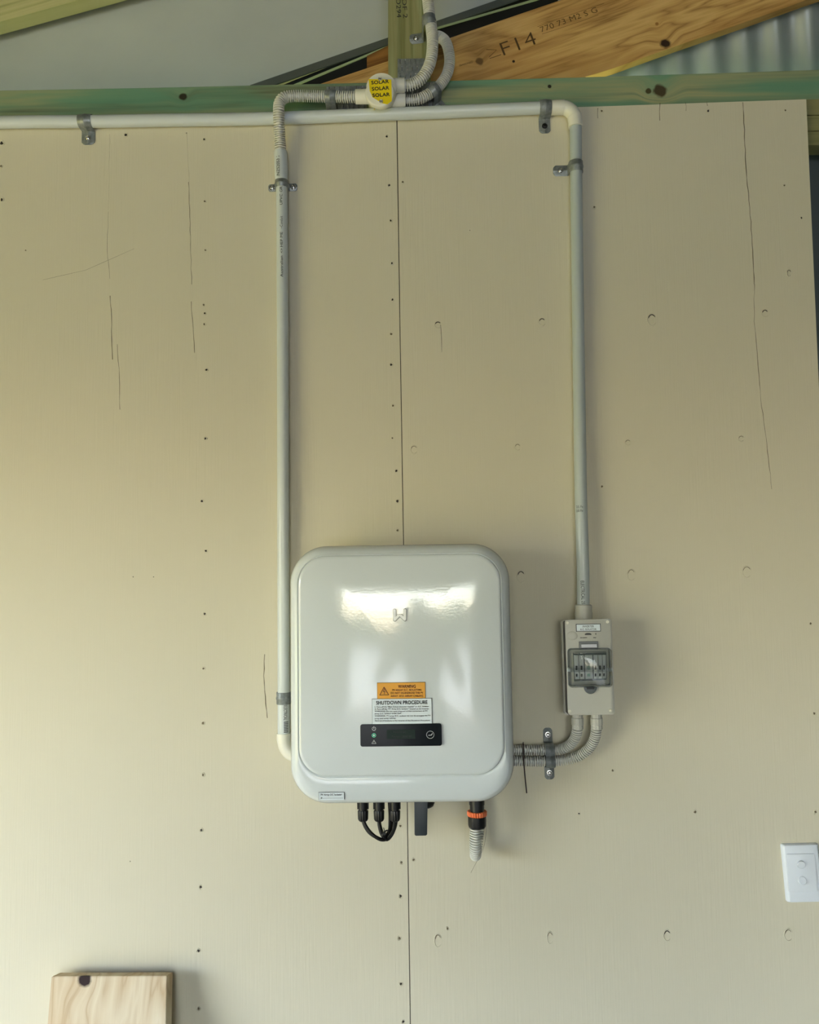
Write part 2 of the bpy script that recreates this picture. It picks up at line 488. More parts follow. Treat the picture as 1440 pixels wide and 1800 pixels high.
# left wall with a roller-door opening, back wall with a wide doorway
bm = bmesh.new(); box(bm, (-3.3, -6.95, 0.0), (-3.2, -4.0, 3.32)); struct('wall_side_left', bm, m_steelwall)
bm = bmesh.new(); box(bm, (-3.3, -1.2, 0.0), (-3.2, 1.3, 3.32)); struct('wall_side_corner', bm, m_steelwall)
bm = bmesh.new(); box(bm, (-3.3, -4.0, 2.08), (-3.2, -1.2, 3.32)); struct('wall_side_header', bm, m_steelwall)
bm = bmesh.new(); box(bm, (-3.2, -6.95, 0.0), (-1.35, -6.85, 3.32)); struct('wall_back_left', bm, m_steelwall)
bm = bmesh.new(); box(bm, (1.45, -6.95, 0.0), (2.3, -6.85, 3.32)); struct('wall_back_right', bm, m_steelwall)
bm = bmesh.new(); box(bm, (-1.35, -6.95, 2.28), (1.45, -6.85, 3.32)); struct('wall_back_header', bm, m_steelwall)

# tree line beyond the forecourt
bm = bmesh.new(); NX = 90; rows = []
for j in range(15):
    row = []
    for i in range(NX + 1):
        x = -22 + 44 * i / NX; hgt = 1.9 + .5 * math.sin(x * .9) + .4 * math.sin(x * 2.3 + 1) + .3 * random.random()
        t = j / 14; z = -.12 + hgt * math.sin(min(t * 1.35, 1.0) * math.pi / 2) - (0.6 * max(0, t - .75) * hgt)
        row.append(bm.verts.new((x, -21.0 - 2.6 * t * t + .35 * random.uniform(-1, 1) + .4 * math.sin(x * 1.7 + j), z)))
    rows.append(row)
for a_, b_ in zip(rows, rows[1:]):
    for i in range(NX): bm.faces.new((a_[i], a_[i + 1], b_[i + 1], b_[i]))
hd = obj('hedge', bm, mat('hedge_leaves', lin(70, 96, 44), 0.8, bump=((9, 9, 9), 1.0, 0.25), var=((5, 5, 5), lin(30, 44, 22), 0.9)), None, 'all')
hd['kind'] = 'structure'

# ------------------------------------------------------------------ the wall sheets
def zline(pix, Y=0.0):
    return [(P(x, y, Y).x, P(x, y, Y).z) for x, y in pix]
def extrap(a, b, z):
    t = (z - a[1]) / (b[1] - a[1]); return (a[0] + (b[0] - a[0]) * t, z)
seam = zline([(697.5, 198), (703, 560), (709.5, 953), (716, 1408), (721.5, 1800)])
seam_b = extrap(seam[-2], seam[-1], 0.0)
topL = zline([(-40, 217), (300, 210), (697.5, 198)])
gap = 0.0008
left_pts = [(-3.2, 0.0), (seam_b[0] - gap, 0.0)] + [(x - gap, z) for x, z in reversed(seam)] + [topL[1], topL[0], (-3.2, topL[0][1] - 0.03)]
bm = bmesh.new(); prism(bm, left_pts, 0.0, 0.009); wall_left = struct('wall_left', bm, m_wall)
redge = zline([(1417.5, 174.5), (1438.5, 650)])
rb = extrap(redge[0], redge[1], 0.0)
topR = zline([(698.5, 198), (1040, 187.5), (1417.5, 174.5)])
right_pts = [(rb[0], 0.0), redge[1], redge[0], topR[1], topR[0]] + [(x + gap, z) for x, z in seam[1:]] + [(seam_b[0] + gap, 0.0)]
bm = bmesh.new(); prism(bm, right_pts[::-1], 0.0, 0.009); wall_right = struct('wall_right', bm, m_wall)
# exterior cladding behind the framing
bm = bmesh.new(); box(bm, (-3.2, 0.10, 0.0), (seam[0][0] + 0.3, 0.11, topL[0][1] + 0.03)); box(bm, (0.6, 0.10, 0.0), (2.2, 0.11, topL[0][1] + 0.02)); struct('wall_outer', bm, m_slatewall)
# stud behind the seam, its dark colour standing in for shade in the gap
bm = bmesh.new(); box(bm, (seam[0][0] - 0.02, 0.010, 0.0), (seam_b[0] + 0.03, 0.055, seam[0][1] - 0.01)); tag(obj('timber_stud', bm, m_darkhole), 'stud behind the hairline seam between the two wall sheets, coloured dark for the shade in the gap', 'stud')

def screw_head(w, px, py, s=1.0, dark=True):
    c = P(px, py, 0.0); bm = bmesh.new()
    a0 = random.uniform(0, 6.28)
    # broken paint rim
    n = 9; span = random.uniform(3.2, 5.6); pts = []
    for i in range(n):
        a = a0 + span * i / (n - 1); r = 0.0036 * s * random.uniform(0.85, 1.15)
        pts.append(Vector((c.x + r * math.cos(a), -0.0002, c.z + r * math.sin(a) * 1.1)))
    sweep(bm, pts, [0.0004] + [0.0009 * s] * (n - 2) + [0.0004], 6)
    b2 = bmesh.new()
    k = 9; fan = [(c.x + 0.0028 * s * random.uniform(0.5, 1.15) * math.cos(2 * math.pi * i / k), c.z + 0.0028 * s * random.uniform(0.5, 1.15) * math.sin(2 * math.pi * i / k)) for i in range(k)]
    prism(b2, fan, -0.0004, 0.0002)
    merge(bm, b2, 1)
    obj_at('screw_head', bm, [m_paintlump, m_darkhole if dark else m_crack], w, True)
for x, y, s, d in [(359, 245, .9, 1), (360, 354, .8, 0), (361, 440, .8, 0), (358, 536, .8, 0), (360, 551, .9, 1), (359, 570, .9, 0), (363, 650, 1, 1), (361, 771, 1, 1), (355, 881, 1, 1), (362, 968, 1, 1),
                   (360, 1079, 1, 1), (358, 1175, 1, 0), (357, 1271, 1.1, 0), (357, 1362, 1, 0), (354, 1459, 1, 1), (353, 1559, 1.1, 1), (349, 1671, 1.1, 1), (349, 1773, 1.1, 0),
                   (680, 240, .9, 1), (684, 326, 1, 1), (687, 388, 1, 1), (689, 463, 1, 1), (690, 527, 1, 1), (688, 587, .9, 0), (688, 641, 1, 1), (691, 713, .9, 0), (690, 770, .7, 0), (697, 828, 1, 1), (699, 881, 1.1, 1), (699, 932, .9, 0),
                   (706, 1516, 1, 0), (704, 1575, 1.1, 1), (702, 1649, 1, 0), (705, 1729, 1, 1), (709, 1796, 1, 1), (704, 1452, 1, 0), (221, 237, 1.2, 1), (3, 252, 1.5, 1), (2, 292, 1, 0), (3, 351, 1.2, 1), (45, 440, .6, 0), (328, 234, .5, 1), (270, 1014, .4, 1), (234, 1014, .4, 1), (229, 1514, .4, 1)]:
    screw_head(wall_left, x, y, s, bool(d))
for x, y, s, d in [(1058, 195, 1, 0), (1245, 195, 1, 1), (1381, 194, .9, 0), (1379, 326, .8, 0), (1409, 383, .8, 1), (1018, 1430, .8, 1), (1222, 1427, 1, 0), (1434, 1427, 1, 0), (727, 1511, 1, 0), (1045, 364, .9, 0), (1058, 855, .9, 0),
                   (1425, 1096, .9, 0), (1432, 1254, 1, 0), (1077, 1354, .9, 0), (826, 405, .4, 1), (708, 320, .8, 0), (787, 1632, .9, 0)]:
    screw_head(wall_right, x, y, s, bool(d))

def knot(w, px, py, wx, wz, dark=True, tail=0):
    c = P(px, py, 0.0); k = mpp(0.0); bm = bmesh.new()
    a0 = random.uniform(0.1, 0.5)
    pts = [Vector((c.x + wx * k * math.cos(a0 + 5.4 * i / 14) * random.uniform(.93, 1.07), 0.0, c.z + wz * k * math.sin(a0 + 5.4 * i / 14))) for i in range(15)]
    sweep(bm, pts, [0.0004] + [0.0011] * 13 + [0.0004], 6)
    b2 = bmesh.new()
    pts = [Vector((c.x + wx * .8 * k * math.cos(0.5 + 2.4 * i / 8), -0.0008, c.z + wz * .82 * k * math.sin(0.5 + 2.4 * i / 8))) for i in range(9)]
    sweep(b2, pts, [0.0002] + [0.0009 if dark else 0.0005] * 7 + [0.0002], 5)
    if tail:
        sweep(b2, [Vector((c.x + wx * k * .8, -0.0003, c.z)), Vector((c.x + wx * k, -0.0003, c.z - tail * k * .5)), Vector((c.x + wx * k, -0.0003, c.z - tail * k))], [0.0004, 0.0004, 0.0002], 5)
    merge(bm, b2, 1)
    obj_at('wood_knot', bm, [m_paintlump, m_darkhole if dark else m_crack], w, True)
for x, y, a, b, d, t in [(770, 571, 6, 6, 1, 50), (953, 566, 6, 7, 1, 0), (1146, 562, 8, 11, 1, 0), (1345, 551, 6, 7, 1, 0), (728, 790, 6, 7, 0, 0), (910, 786, 5, 6, 0, 0), (1104, 778, 5, 5, 0, 0), (1303, 771, 5, 5, 0, 0),
                      (916, 1013, 7, 10, 1, 0), (1110, 1010, 7, 10, 0, 0), (1313, 1005, 8, 10, 0, 0), (770, 1653, 6, 11, 0, 0), (967, 1648, 5, 10, 0, 0), (1173, 1644, 6, 9, 1, 0), (1386, 1643, 7, 10, 0, 0), (1387, 480, 4, 6, 0, 0)]:
    knot(wall_right, x, y, a, b, bool(d), t)
def crack(w, pix, r=0.0005, name='paint_crack', m=None):
    bm = bmesh.new(); q = []
    for (a, b) in zip(pix, pix[1:]):
        n = max(2, int(abs(b[1] - a[1]) / 12))
        for i in range(n):
            t = i / n; q.append(P(a[0] + (b[0] - a[0]) * t + random.uniform(-.7, .7), a[1] + (b[1] - a[1]) * t, 0.0))
    q.append(P(pix[-1][0], pix[-1][1], 0.0))
    sweep(bm, q, [r * random.uniform(.5, 1.2) for _ in q], 5)
    obj_at(name, bm, m or m_crack, w)
crack(wall_left, [(193, 236), (192, 300), (190, 370)], .0005, 'paint_ridge', m_paintlump)
crack(wall_left, [(190, 372), (189, 440), (193, 490)], .0003)
crack(wall_left, [(194, 520), (196, 570), (198, 632)], .0007)
crack(wall_left, [(206, 605), (209, 650), (211, 720)], .0005)
crack(wall_left, [(328, 232), (331, 300), (333, 330)], .0005, 'paint_ridge', m_paintlump)
crack(wall_left, [(331, 320), (334, 380), (335, 430), (337, 500)], .0005)
crack(wall_left, [(336, 530), (338, 560), (341, 592), (342, 620)], .0005)
crack(wall_left, [(75, 492), (150, 475), (236, 437)], .00025)
crack(wall_left, [(465, 1150), (464, 1200), (470, 1262)], .0008, 'rub_mark', m_crack)
crack(wall_right, [(1306, 180), (1309, 240), (1312, 300), (1320, 390), (1326, 500)], .0008)
crack(wall_right, [(1326, 500), (1326, 565), (1331, 610), (1337, 700), (1348, 780), (1357, 860)], .0005)
crack(wall_right, [(1160, 181), (1160, 212)], .0006)
crack(wall_right, [(1051, 190), (1051, 208)], .0005)
crack(wall_right, [(1206, 180), (1206, 195)], .0004)
crack(wall_right, [(1243, 178), (1244, 186)], .0004)

# ------------------------------------------------------------------ framing above the wall
bm = bmesh.new()
top = ppoly([(-400, 172), (0, 159), (250, 154.5), (440, 150), (720, 143.5), (1015, 136), (1240, 129), (1440, 122.5), (1750, 114), (2540, 92)], 0.010)
bot = ppoly([(2540, 143), (1750, 165), (1440, 174), (1015, 190), (720, 201), (440, 208), (0, 219), (-400, 230)], 0.010)
prism(bm, top + bot, 0.010, 0.055, 0.0012)
beam = obj('timber_beam', bm, m_beam); tag(beam, 'green treated pine beam running level across the top of the wall sheets', 'beam')

bm = bmesh.new(); prism(bm, ppoly([(682, -330), (682.5, 144.5), (757, 142.5), (762, 0), (768, -330)], 0.009), 0.009, 0.054, 0.0012)
post = obj('timber_post', bm, m_post)
tag(post, 'short upright green pine post standing on the beam, stamped with black letters', 'post')
for s, a, b in (('1 OF 2', (706, -14), (709, 32)), ('LO294', (696, -10), (698, 31))):
    obj_at('stamped_lettering', text_bm(s, a, b, 8.5, 0.009, lift=0.0003), m_ink, post)

bm = bmesh.new()
prism(bm, ppoly([(500, 169), (566, 146), (682, 107), (794, 65), (982, 1), (1440, -155), (1800, -278), (2150, -278), (2190, -264), (1415, 1), (1318, 36), (1234, 65), (1151, 94), (1082, 119), (1030, 135), (1012, 146), (1000, 150)], 0.056), 0.056, 0.082, 0.002)
rafter = obj('timber_rafter', bm, m_rafter)
tag(rafter, 'golden brown pine rafter sloping up to the right, marked F14', 'rafter')
Yr = 0.056
obj_at('grade_stamp', text_bm('F14', (886, 98), (945, 77), 27, Yr, bold=-0.012), m_burn, rafter)
bm = bmesh.new()
def stroke(bm, pix, w, Y, surf=None, lift=0.0004):
    q = [P(x, y, Y) for x, y in pix]
    if surf:
        for v in q: v.y = surf(v.x, v.z) - lift
    sweep(bm, q, [w] * len(q), 6)
for pl in ([(855, 87), (873, 88), (860, 100)], [(861, 103), (881, 96)]): stroke(bm, pl, 0.0007, Yr)
obj_at('stamped_sign', bm, m_burn, rafter)
for l_ in ([(945, 47), (975, 36), (1062, 6)], [(953, 60), (1020, 38), (1052, 26)]):
    bm = bmesh.new(); stroke(bm, l_, 0.0004, Yr); obj_at('stamped_line', bm, m_burn, rafter)
obj_at('grade_stamp', text_bm('770 73 M2 S G', (952, 57), (1051, 21), 11, Yr, bold=-0.01), m_burn, rafter)
obj_at('grade_stamp', text_bm('SEASONED', (808, 117), (832, 110), 3.5, Yr), m_burn, rafter)

bm = bmesh.new(); prism(bm, ppoly([(645, 98), (700, 71), (700, 130), (645, 130)], 0.10), 0.10, 0.14, 0.001)
m_raf2 = wood('brown_pine', [(0.0, lin(96, 62, 26)), (0.6, lin(132, 92, 44)), (1.0, lin(150, 108, 56))], SL, ring=30, stretch=12, distort=1.5)
tag(obj('timber_offcut', bm, m_raf2), 'darker brown timber end in the dark gap left of the upright post', 'timber')

bm = bmesh.new(); prism(bm, ppoly([(-400, 200), (370, 176), (440, 150), (682, 67), (764, 39), (900, -9), (1500, -220), (1500, -420), (-400, -420)], 0.18), 0.18, 0.185)
struct('wall_gable', bm, m_greysheet)
bm = bmesh.new(); prism(bm, ppoly([(438, 153), (440, 149.5), (682, 66), (764, 38), (905, -11), (1200, -120), (1200, -106), (908, 0), (766, 50), (684, 78), (470, 154)], 0.165), 0.165, 0.169)
tag(obj('metal_flashing', bm, m_flash), 'dark grey metal flashing along the sloping lower edge of the grey sheet', 'flashing')
bm = bmesh.new(); prism(bm, ppoly([(505, 153), (684, 79), (770, 47), (940, -2), (1200, -85), (1200, -81), (942, 0.5), (772, 49.5), (686, 81.5), (512, 154)], 0.15), 0.15, 0.153)
tag(obj('sloping_batten', bm, m_green_edge), 'thin pale green batten edge sloping above the black gap', 'batten')
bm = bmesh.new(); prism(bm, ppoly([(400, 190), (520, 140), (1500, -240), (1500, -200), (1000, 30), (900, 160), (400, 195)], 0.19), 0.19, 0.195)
struct('gap_shade', bm, m_void)  # black sheet painted in place of the unlit gap between batten and rafter
bm = bmesh.new(); prism(bm, ppoly([(-400, 146), (0, 38), (139, 0), (500, -98), (500, -200), (-400, 40)], 0.11), 0.11, 0.15, 0.001)
tag(obj('timber_purlin', bm, m_pale), 'pale yellow-green pine timber crossing the top left corner', 'timber')
# corrugated cladding
bm = bmesh.new()
xa, xb = P(985, 100, 0.12).x, 2.19
za, zb = P(1000, 170, 0.12).z, P(1000, -380, 0.12).z
n = 340; A = 0.0085
ph = P(1052, 110, 0.12).x
rows = [[bm.verts.new((xa + (xb - xa) * i / n, yy + A * math.cos((xa + (xb - xa) * i / n - ph) * 2 * math.pi / 0.076), z)) for i in range(n + 1)] for z in (za, zb) for yy in (0.122, 0.1228)]
for r0, r1 in ((0, 2), (1, 3)):
    for i in range(n): bm.faces.new((rows[r0][i], rows[r0][i + 1], rows[r1][i + 1], rows[r1][i]))
for i in range(n):
    bm.faces.new((rows[0][i], rows[1][i], rows[1][i + 1], rows[0][i + 1])); bm.faces.new((rows[2][i], rows[2][i + 1], rows[3][i + 1], rows[3][i]))
struct('wall_corrugated', bm, m_corr, 'all')
for k, (a, b, Y) in enumerate([(174.5, 202.5, 0.011), (203.5, 230, 0.0105), (231.5, 255.5, 0.0115)]):
    bm = bmesh.new(); prism(bm, ppoly([(1395, a + .5), (2500, a - 25.5), (2500, b - 25.5 - (0.6 if k == 1 else 0)), (1395, b)], Y), Y, Y + 0.045, 0.001)
    tag(obj('timber_noggin', bm, m_nog), ['upper pale noggin poking out past the right wall sheet, just under the beam', 'middle pale noggin poking out past the right wall sheet', 'lowest and darker noggin poking out past the right wall sheet'][k], 'noggin', 'noggins beside the right wall sheet')
# nail plates
def nail_plate(pix, Y, cols, rws, label):
    q = [P(x, y, Y) for x, y in pix]
    bm = bmesh.new(); prism(bm, [(v.x, v.z) for v in q], Y - 0.0012, Y, 0.0003)
    o = obj('nail_plate', bm, m_gal, None, True); tag(o, label, 'metal plate', 'nail plates on the green framing')
    b2 = bmesh.new()
    for j in range(rws):
        for i in range(cols):
            u, v = (i + (0.5 if j % 2 == 0 else 0.85)) / (cols + .3), (j + .5) / rws
            p = q[0].lerp(q[1], u).lerp(q[3].lerp(q[2], u), v)
            box(b2, (p.x - .0009, Y - .0022, p.z - .0045), (p.x + .0009, Y - .0011, p.z + .0045))
            box(b2, (p.x - .0015, Y - .0026, p.z + .0045), (p.x + .0015, Y - .0011, p.z + .0056))
    obj_at('punched_teeth', b2, [m_screw], o)
nail_plate([(699, 104), (746, 103), (748, 140), (699, 141)], 0.009, 5, 3, 'galvanised nail plate on the foot of the upright post')
nail_plate([(700, 146), (764, 144), (765, 192), (700, 194)], 0.010, 7, 4, 'galvanised nail plate on the beam behind the round junction box')
nail_plate([(574, 153), (644, 151), (645, 194), (575, 196)], 0.010, 7, 4, 'galvanised plate on the beam left of the round junction box')

# ------------------------------------------------------------------ conduits
def cyl_surf(c, d, r):
    """front surface y of a pipe with axis point c and direction d lying in the wall plane"""
    n = Vector((-d.z, 0, d.x)).normalized()
    def f(x, z):
        t = (x - c.x) * n.x + (z - c.z) * n.z
        return c.y - math.sqrt(max(r * r - t * t, 0.0))
    return f

def saddle(center, along, r, w, ears, label, wallY=0.0, group='galvanised pipe saddles', name='pipe_saddle', screw_dark=()):
    """strap over a pipe. along = unit axis of the pipe; ears = [(side +-1, length)]"""
    a = Vector(along).normalized(); n = Vector((-a.z, 0, a.x)).normalized()
    R = r + 0.0012
    prof = []
    side = {s: l for s, l in ears}
    for s in (-1, 1):
        pass
    seq = []
    if -1 in side:
        L = side[-1]
        for f in (1.0, 0.94, 0.82, 0.5, 0.2): seq.append((-(R + L * f), wallY - 0.0016, {1.0: .45, .94: .75, .82: 1.0}.get(f, 1.0)))
        seq.append((-(R + .001), wallY - 0.0018, 1.0)); seq.append((-R, wallY - 0.004, 1.0))
    else:
        seq.append((-R, wallY - 0.002, 1.0))
    for i in range(0, 17):
        t = math.pi * i / 16
        seq.append((-R * math.cos(t), center.y - R * math.sin(t), 1.0))
    if 1 in side:
        L = side[1]
        seq.append((R, wallY - 0.004, 1.0)); seq.append((R + .001, wallY - 0.0018, 1.0))
        for f in (0.2, 0.5, 0.82, 0.94, 1.0): seq.append(((R + L * f), wallY - 0.0016, {1.0: .45, .94: .75, .82: 1.0}.get(f, 1.0)))
    else:
        seq.append((R, wallY - 0.002, 1.0))
    bm = bmesh.new(); colsx = (-1, -.94, -.3, -.16, 0, .16, .3, .94, 1)
    offs = (0.0, .0004, .0004, .0011, .0014, .0011, .0004, .0004, 0.0)
    m = len(seq)
    grid = []
    for layer in (0, 1):
        g = []
        for i in range(m):
            i0, i1 = max(0, i - 1), min(m - 1, i + 1)
            tn, ty = seq[i1][0] - seq[i0][0], seq[i1][1] - seq[i0][1]
            l = math.hypot(tn, ty) or 1; nn, ny = ty / l, -tn / l     # outward (towards -Y on top)
            row = []
            for c, of in zip(colsx, offs):
                o_ = of if layer == 0 else -0.0007
                row.append(bm.verts.new(center * 0 + Vector((center.x, 0, center.z)) + n * (seq[i][0] + nn * o_) + a * (c * w / 2 * seq[i][2]) + Vector((0, seq[i][1] + ny * o_, 0))))
            g.append(row)
        grid.append(g)
    k = len(colsx)
    for g in grid:
        for i in range(m - 1):
            for j in range(k - 1): bm.faces.new((g[i][j], g[i][j + 1], g[i + 1][j + 1], g[i + 1][j]))
    for i in range(m - 1):
        for j in (0, k - 1): bm.faces.new((grid[0][i][j], grid[0][i + 1][j], grid[1][i + 1][j], grid[1][i][j]))
    for j in range(k - 1):
        for i in (0, m - 1): bm.faces.new((grid[0][i][j], grid[0][i][j + 1], grid[1][i][j + 1], grid[1][i][j]))
    root = thing(name, Vector((center.x, wallY, center.z)), label, 'pipe clip', group)
    obj('strap', bm, m_gal, root, 50)
    for s, l in ears:
        c = Vector((center.x, wallY - 0.0028, center.z)) + n * (s * (R + l * 0.52))
        obj('screw', screw_bm(c, 0.0042), m_black if s in screw_dark else m_screw, root, True)
    return root

RP = 0.0125
YC = -0.0155
# horizontal rigid conduit along the top
hp = [(-420, 232), (0, 215.3), (140, 213.8), (300, 211.3), (479, 208.3), (620, 203), (740, 198.5), (860, 193.5), (985, 188.5)]
root = thing('rigid_conduit', P(0, 215, 0), 'long white rigid conduit running level along the top of the wall', 'conduit')
bm = bmesh.new(); pipe(bm, [P(x, y, YC) for x, y in hp], 0.0131, step=0.01); obj('pipe', bm, m_pvcwhite, root, True)
# cream elbow
root = thing('conduit_elbow', P(1005, 195, 0), 'cream elbow joining the level conduit to the right-hand drop', 'elbow')
bm = bmesh.new()
ce = [P(x, y, YC) for x, y in [(969, 189.5), (988, 189), (996, 190.5), (1004, 196), (1009.5, 204), (1011, 212), (1012, 224)]]
at, L = spline(ce); q = [at(L * i / 30) for i in range(31)]
rad = [0.0155 if (i <= 9 or i >= 21) else 0.0150 for i in range(31)]
sweep(bm, q, rad, 28); obj('elbow_body', bm, m_cream, root, True)
bm = bmesh.new()
for i in (9, 21):
    d = (at(L * (i + 1) / 30) - at(L * (i - 1) / 30)).normalized(); lathe(bm, at(L * i / 30) - d * .0006, [(0, .0155), (0, .0159), (.0012, .0159), (.0012, .0155)], d, 28)
obj('collar_rim', bm, m_cream, root, True)

# right-hand vertical conduit
rv = [(1012, 214), (1013, 300), (1015.5, 500), (1018.5, 700), (1021.5, 880), (1025, 1000), (1025.5, 1074)]
root = thing('rigid_conduit', P(1018, 1074, 0), 'grey rigid conduit dropping from the cream elbow down to the isolator box', 'conduit')
bm = bmesh.new(); pipe(bm, [P(x, y, YC - (0.0 if y < 700 else 0.014 * (y - 700) / 374)) for x, y in rv], 0.0128, step=0.01); obj('pipe', bm, m_pvc, root, True)
Yb = -0.0295
c = P(1021.5, 1040, Yb); d = (P(1025.5, 1070, Yb) - P(1023.5, 1000, Yb)).normalized()
obj('printed_lettering', text_bm('ELECTRICAL 25', (1021, 1021), (1022.5, 1062), 6, -0.04, cyl_surf(P(1025.2, 1045, Yb + .001), d, .0129), 0.0006), m_ink, root)
for yy in (890, 897):
    c = P(1021.6, yy, -.023); obj('printed_lettering', text_bm('25 Fe', (1014, yy + 3), (1025, yy + 2.6), 4.5, -0.035, cyl_surf(c, d, .0130), 0.0006), m_inkgrey, root)

# left-hand vertical conduit
lv = [(494.5, 300), (495.5, 330), (496.5, 480), (497.5, 700), (498, 960), (498.6, 1130), (499, 1296)]
root = thing('rigid_conduit', P(498, 1296, 0), 'pale grey rigid conduit dropping down left of the white inverter', 'conduit')
bm = bmesh.new(); pipe(bm, [P(x, y, YC) for x, y in lv], RP, step=0.01); obj('pipe', bm, m_pvcwhite, root, True)
bm = bmesh.new(); a, b = P(493.3, 266, -.022), P(495.3, 330, YC)
q = [a.lerp(b, t) for t in (0, .04, .62, .74, .86, 1.0)]; sweep(bm, q, [.0135, .0143, .0143, .0136, .0127, .0126], 26); obj('bell_socket', bm, m_pvcwhite, root, True)
dl = (P(496.5, 480, YC) - P(495, 340, YC)).normalized()
sf = cyl_surf(P(495.8, 400, YC), dl, .0126)
sfb = cyl_surf(P(494, 290, -.020), (b - a).normalized(), .0144)
obj('printed_lettering', text_bm('/NZS2053 25-', (492.5, 311), (491.5, 268), 6, -0.03, sfb, .0005), m_ink, root)
for s, y0, y1, m_ in (('UPVC GR', 360, 328, m_ink), ('HEP ME', 434, 408, m_ink), ('<>', 445, 437, m_ink), ('Australian', 487, 450, m_ink), ('~Conduit', 402, 380, m_inkgrey)):
    obj('printed_lettering', text_bm(s, (497 + (y0 - 400) * .008, y0), (497 + (y1 - 400) * .008, y1), 5, -0.027, sf, .0005), m_, root)
sfl = cyl_surf(P(498.8, 1260, YC), (P(499, 1290, YC) - P(498.6, 1230, YC)).normalized(), .0126)
obj('printed_lettering', text_bm('ELECTRICAL', (499, 1240), (499, 1266), 5.5, -0.027, sfl, .0005), m_ink, root)
bm = bmesh.new()
for k in range(7):
    y0 = 1269 + k * 2.9; p0 = P(499, y0, -.028); p1 = P(506, y0 + 1.5, -.028)
    sheet(bm, p0.x, p1.x, p1.z, p0.z, sfl, .0004, .0002, 3, 1)
obj('bar_code', bm, m_inkgrey, root)
# lower elbow going behind the inverter
root = thing('conduit_elbow', P(500, 1330, 0), 'cream elbow curving from the left conduit in behind the white inverter', 'elbow')
bm = bmesh.new(); ce = [P(x, y, YC) for x, y in [(499, 1289), (499.5, 1303), (503, 1315), (511, 1324), (523, 1328), (560, 1329)]]
at, L = spline(ce); q = [at(L * i / 24) for i in range(25)]; sweep(bm, q, [.0146] * 4 + [.0140] * 21, 26); obj('elbow_body', bm, m_cream, root, True)

# flexible conduits
def flexible(pts, label, R=0.0122, grp='corrugated flexible conduits', m_=None, **k):
    root = thing('flexible_conduit', Vector((Vector(pts[0]).x, 0, min(Vector(p).z for p in pts))), label, 'conduit', grp)
    bm = bmesh.new(); flex(bm, pts, R, **k); obj('corrugated_tube', bm, m_ or m_flex, root, 30)
    return root
flexible([P(493.3, 268, -.022), P(492, 240, -.030), P(490.5, 215, -.040), P(490, 196, -.046), P(491.5, 181, -.046), P(499, 172.0, -.045), P(515, 169.0, -.042), P(545, 169, -.036), P(582, 170, -.034), P(610, 170.5, -.036), P(630, 170.5, -.036)],
         'corrugated conduit bending from the round junction box down to the left pipe')
flexible([P(708, 150, -.040), P(722, 149.0, -.040), P(735, 143, -.042), P(748, 129, -.045), P(757, 108, -.048), P(760.5, 80, -.048), P(758.5, 50, -.044), P(755, 25, -.040), P(752, -5, -.040), P(750, -90, -.045), P(750, -150, -.045)],
         'corrugated conduit rising from the upper spigot of the junction box up the post', R=0.0125)
flexible([P(708, 176.5, -.020), P(725, 176, -.020), P(742, 172, -.020), P(762, 160, -.018), P(775, 148, -.016), P(786, 130, -.014), P(790.5, 108, -.012), P(788, 86, -.008), P(783, 73, 0.000), P(776, 66.5, 0.012), P(772, 64.5, 0.024), P(770, 64, 0.034)],
         'corrugated conduit looping from the lower spigot round behind the post', R=0.0118)
flexible([P(1015, 1270, -.045), P(1015, 1280, -.045), P(1013, 1292, -.040), P(1006, 1305, -.032), P(994, 1314, -.024), P(978, 1318, -.018), P(955, 1318.5, -.016), P(920, 1318.5, -.016), P(880, 1318.5, -.018), P(840, 1318, -.018)],
         'upper corrugated conduit from the isolator box in behind the inverter', R=0.0106)
flexible([P(1048.5, 1270, -.045), P(1048.5, 1281, -.045), P(1046, 1296, -.040), P(1038, 1312, -.032), P(1024, 1325, -.024), P(1006, 1333, -.018), P(985, 1337, -.016), P(955, 1338, -.016), P(920, 1337.5, -.016), P(880, 1337, -.018), P(840, 1336, -.018)],
         'lower corrugated conduit from the isolator box in behind the inverter', R=0.0106)

# saddles
ax = lambda a, b, Y: (P(*b, Y) - P(*a, Y)).normalized()
def sd(px, py, a, b, r, w, ears, label, Y=YC, **k):
    return saddle(P(px, py, Y), ax(a, b, Y), r, w, ears, label, **k)
H = ((0, 214), (140, 212.5))
sd(151, 213.5, (140, 213.8), (163, 213.3), .0131, .029, [(-1, .031)], 'galvanised pipe clip at the left end of the level conduit')
sd(958, 189.8, (940, 190.5), (970, 189.3), .0152, .025, [(-1, .033)], 'galvanised pipe clip with a black screw beside the cream elbow', screw_dark=(-1,))
sd(1012.5, 294, (1012, 280), (1013, 310), .0135, .024, [(-1, .032)], 'galvanised pipe clip high on the right-hand drop below the cream elbow')
sd(495.3, 324.5, (495.2, 318), (495.4, 331), .0128, .017, [(-1, .0175), (1, .0175)], 'two-eared pipe clip just below the socket of the left conduit')
sd(498.5, 1227, (498.4, 1215), (498.6, 1240), .0128, .024, [(1, .028)], 'pipe clip low on the left conduit beside the inverter')
sd(581, 170, (572, 170), (592, 170.4), .0124, .022, [(-1, .022)], 'pipe clip on the corrugated conduit left of the junction box', Y=-.034, wallY=.010)
sd(754.5, 38, (753, 20), (757, 50), .0128, .023, [(-1, .029)], 'pipe clip on the corrugated conduit at the top of the post', Y=-.043, wallY=.009)
sd(763, 160, (755, 165), (771, 152), .0122, .021, [(-1, .028)], 'pipe clip on the looping conduit right of the junction box', Y=-.019, wallY=.010)
sd(966, 1318.5, (950, 1318.5), (980, 1318.0), .0116, .0185, [(1, .029)], 'upper of two pipe clips right of the inverter, its ear pointing up', Y=-.017)
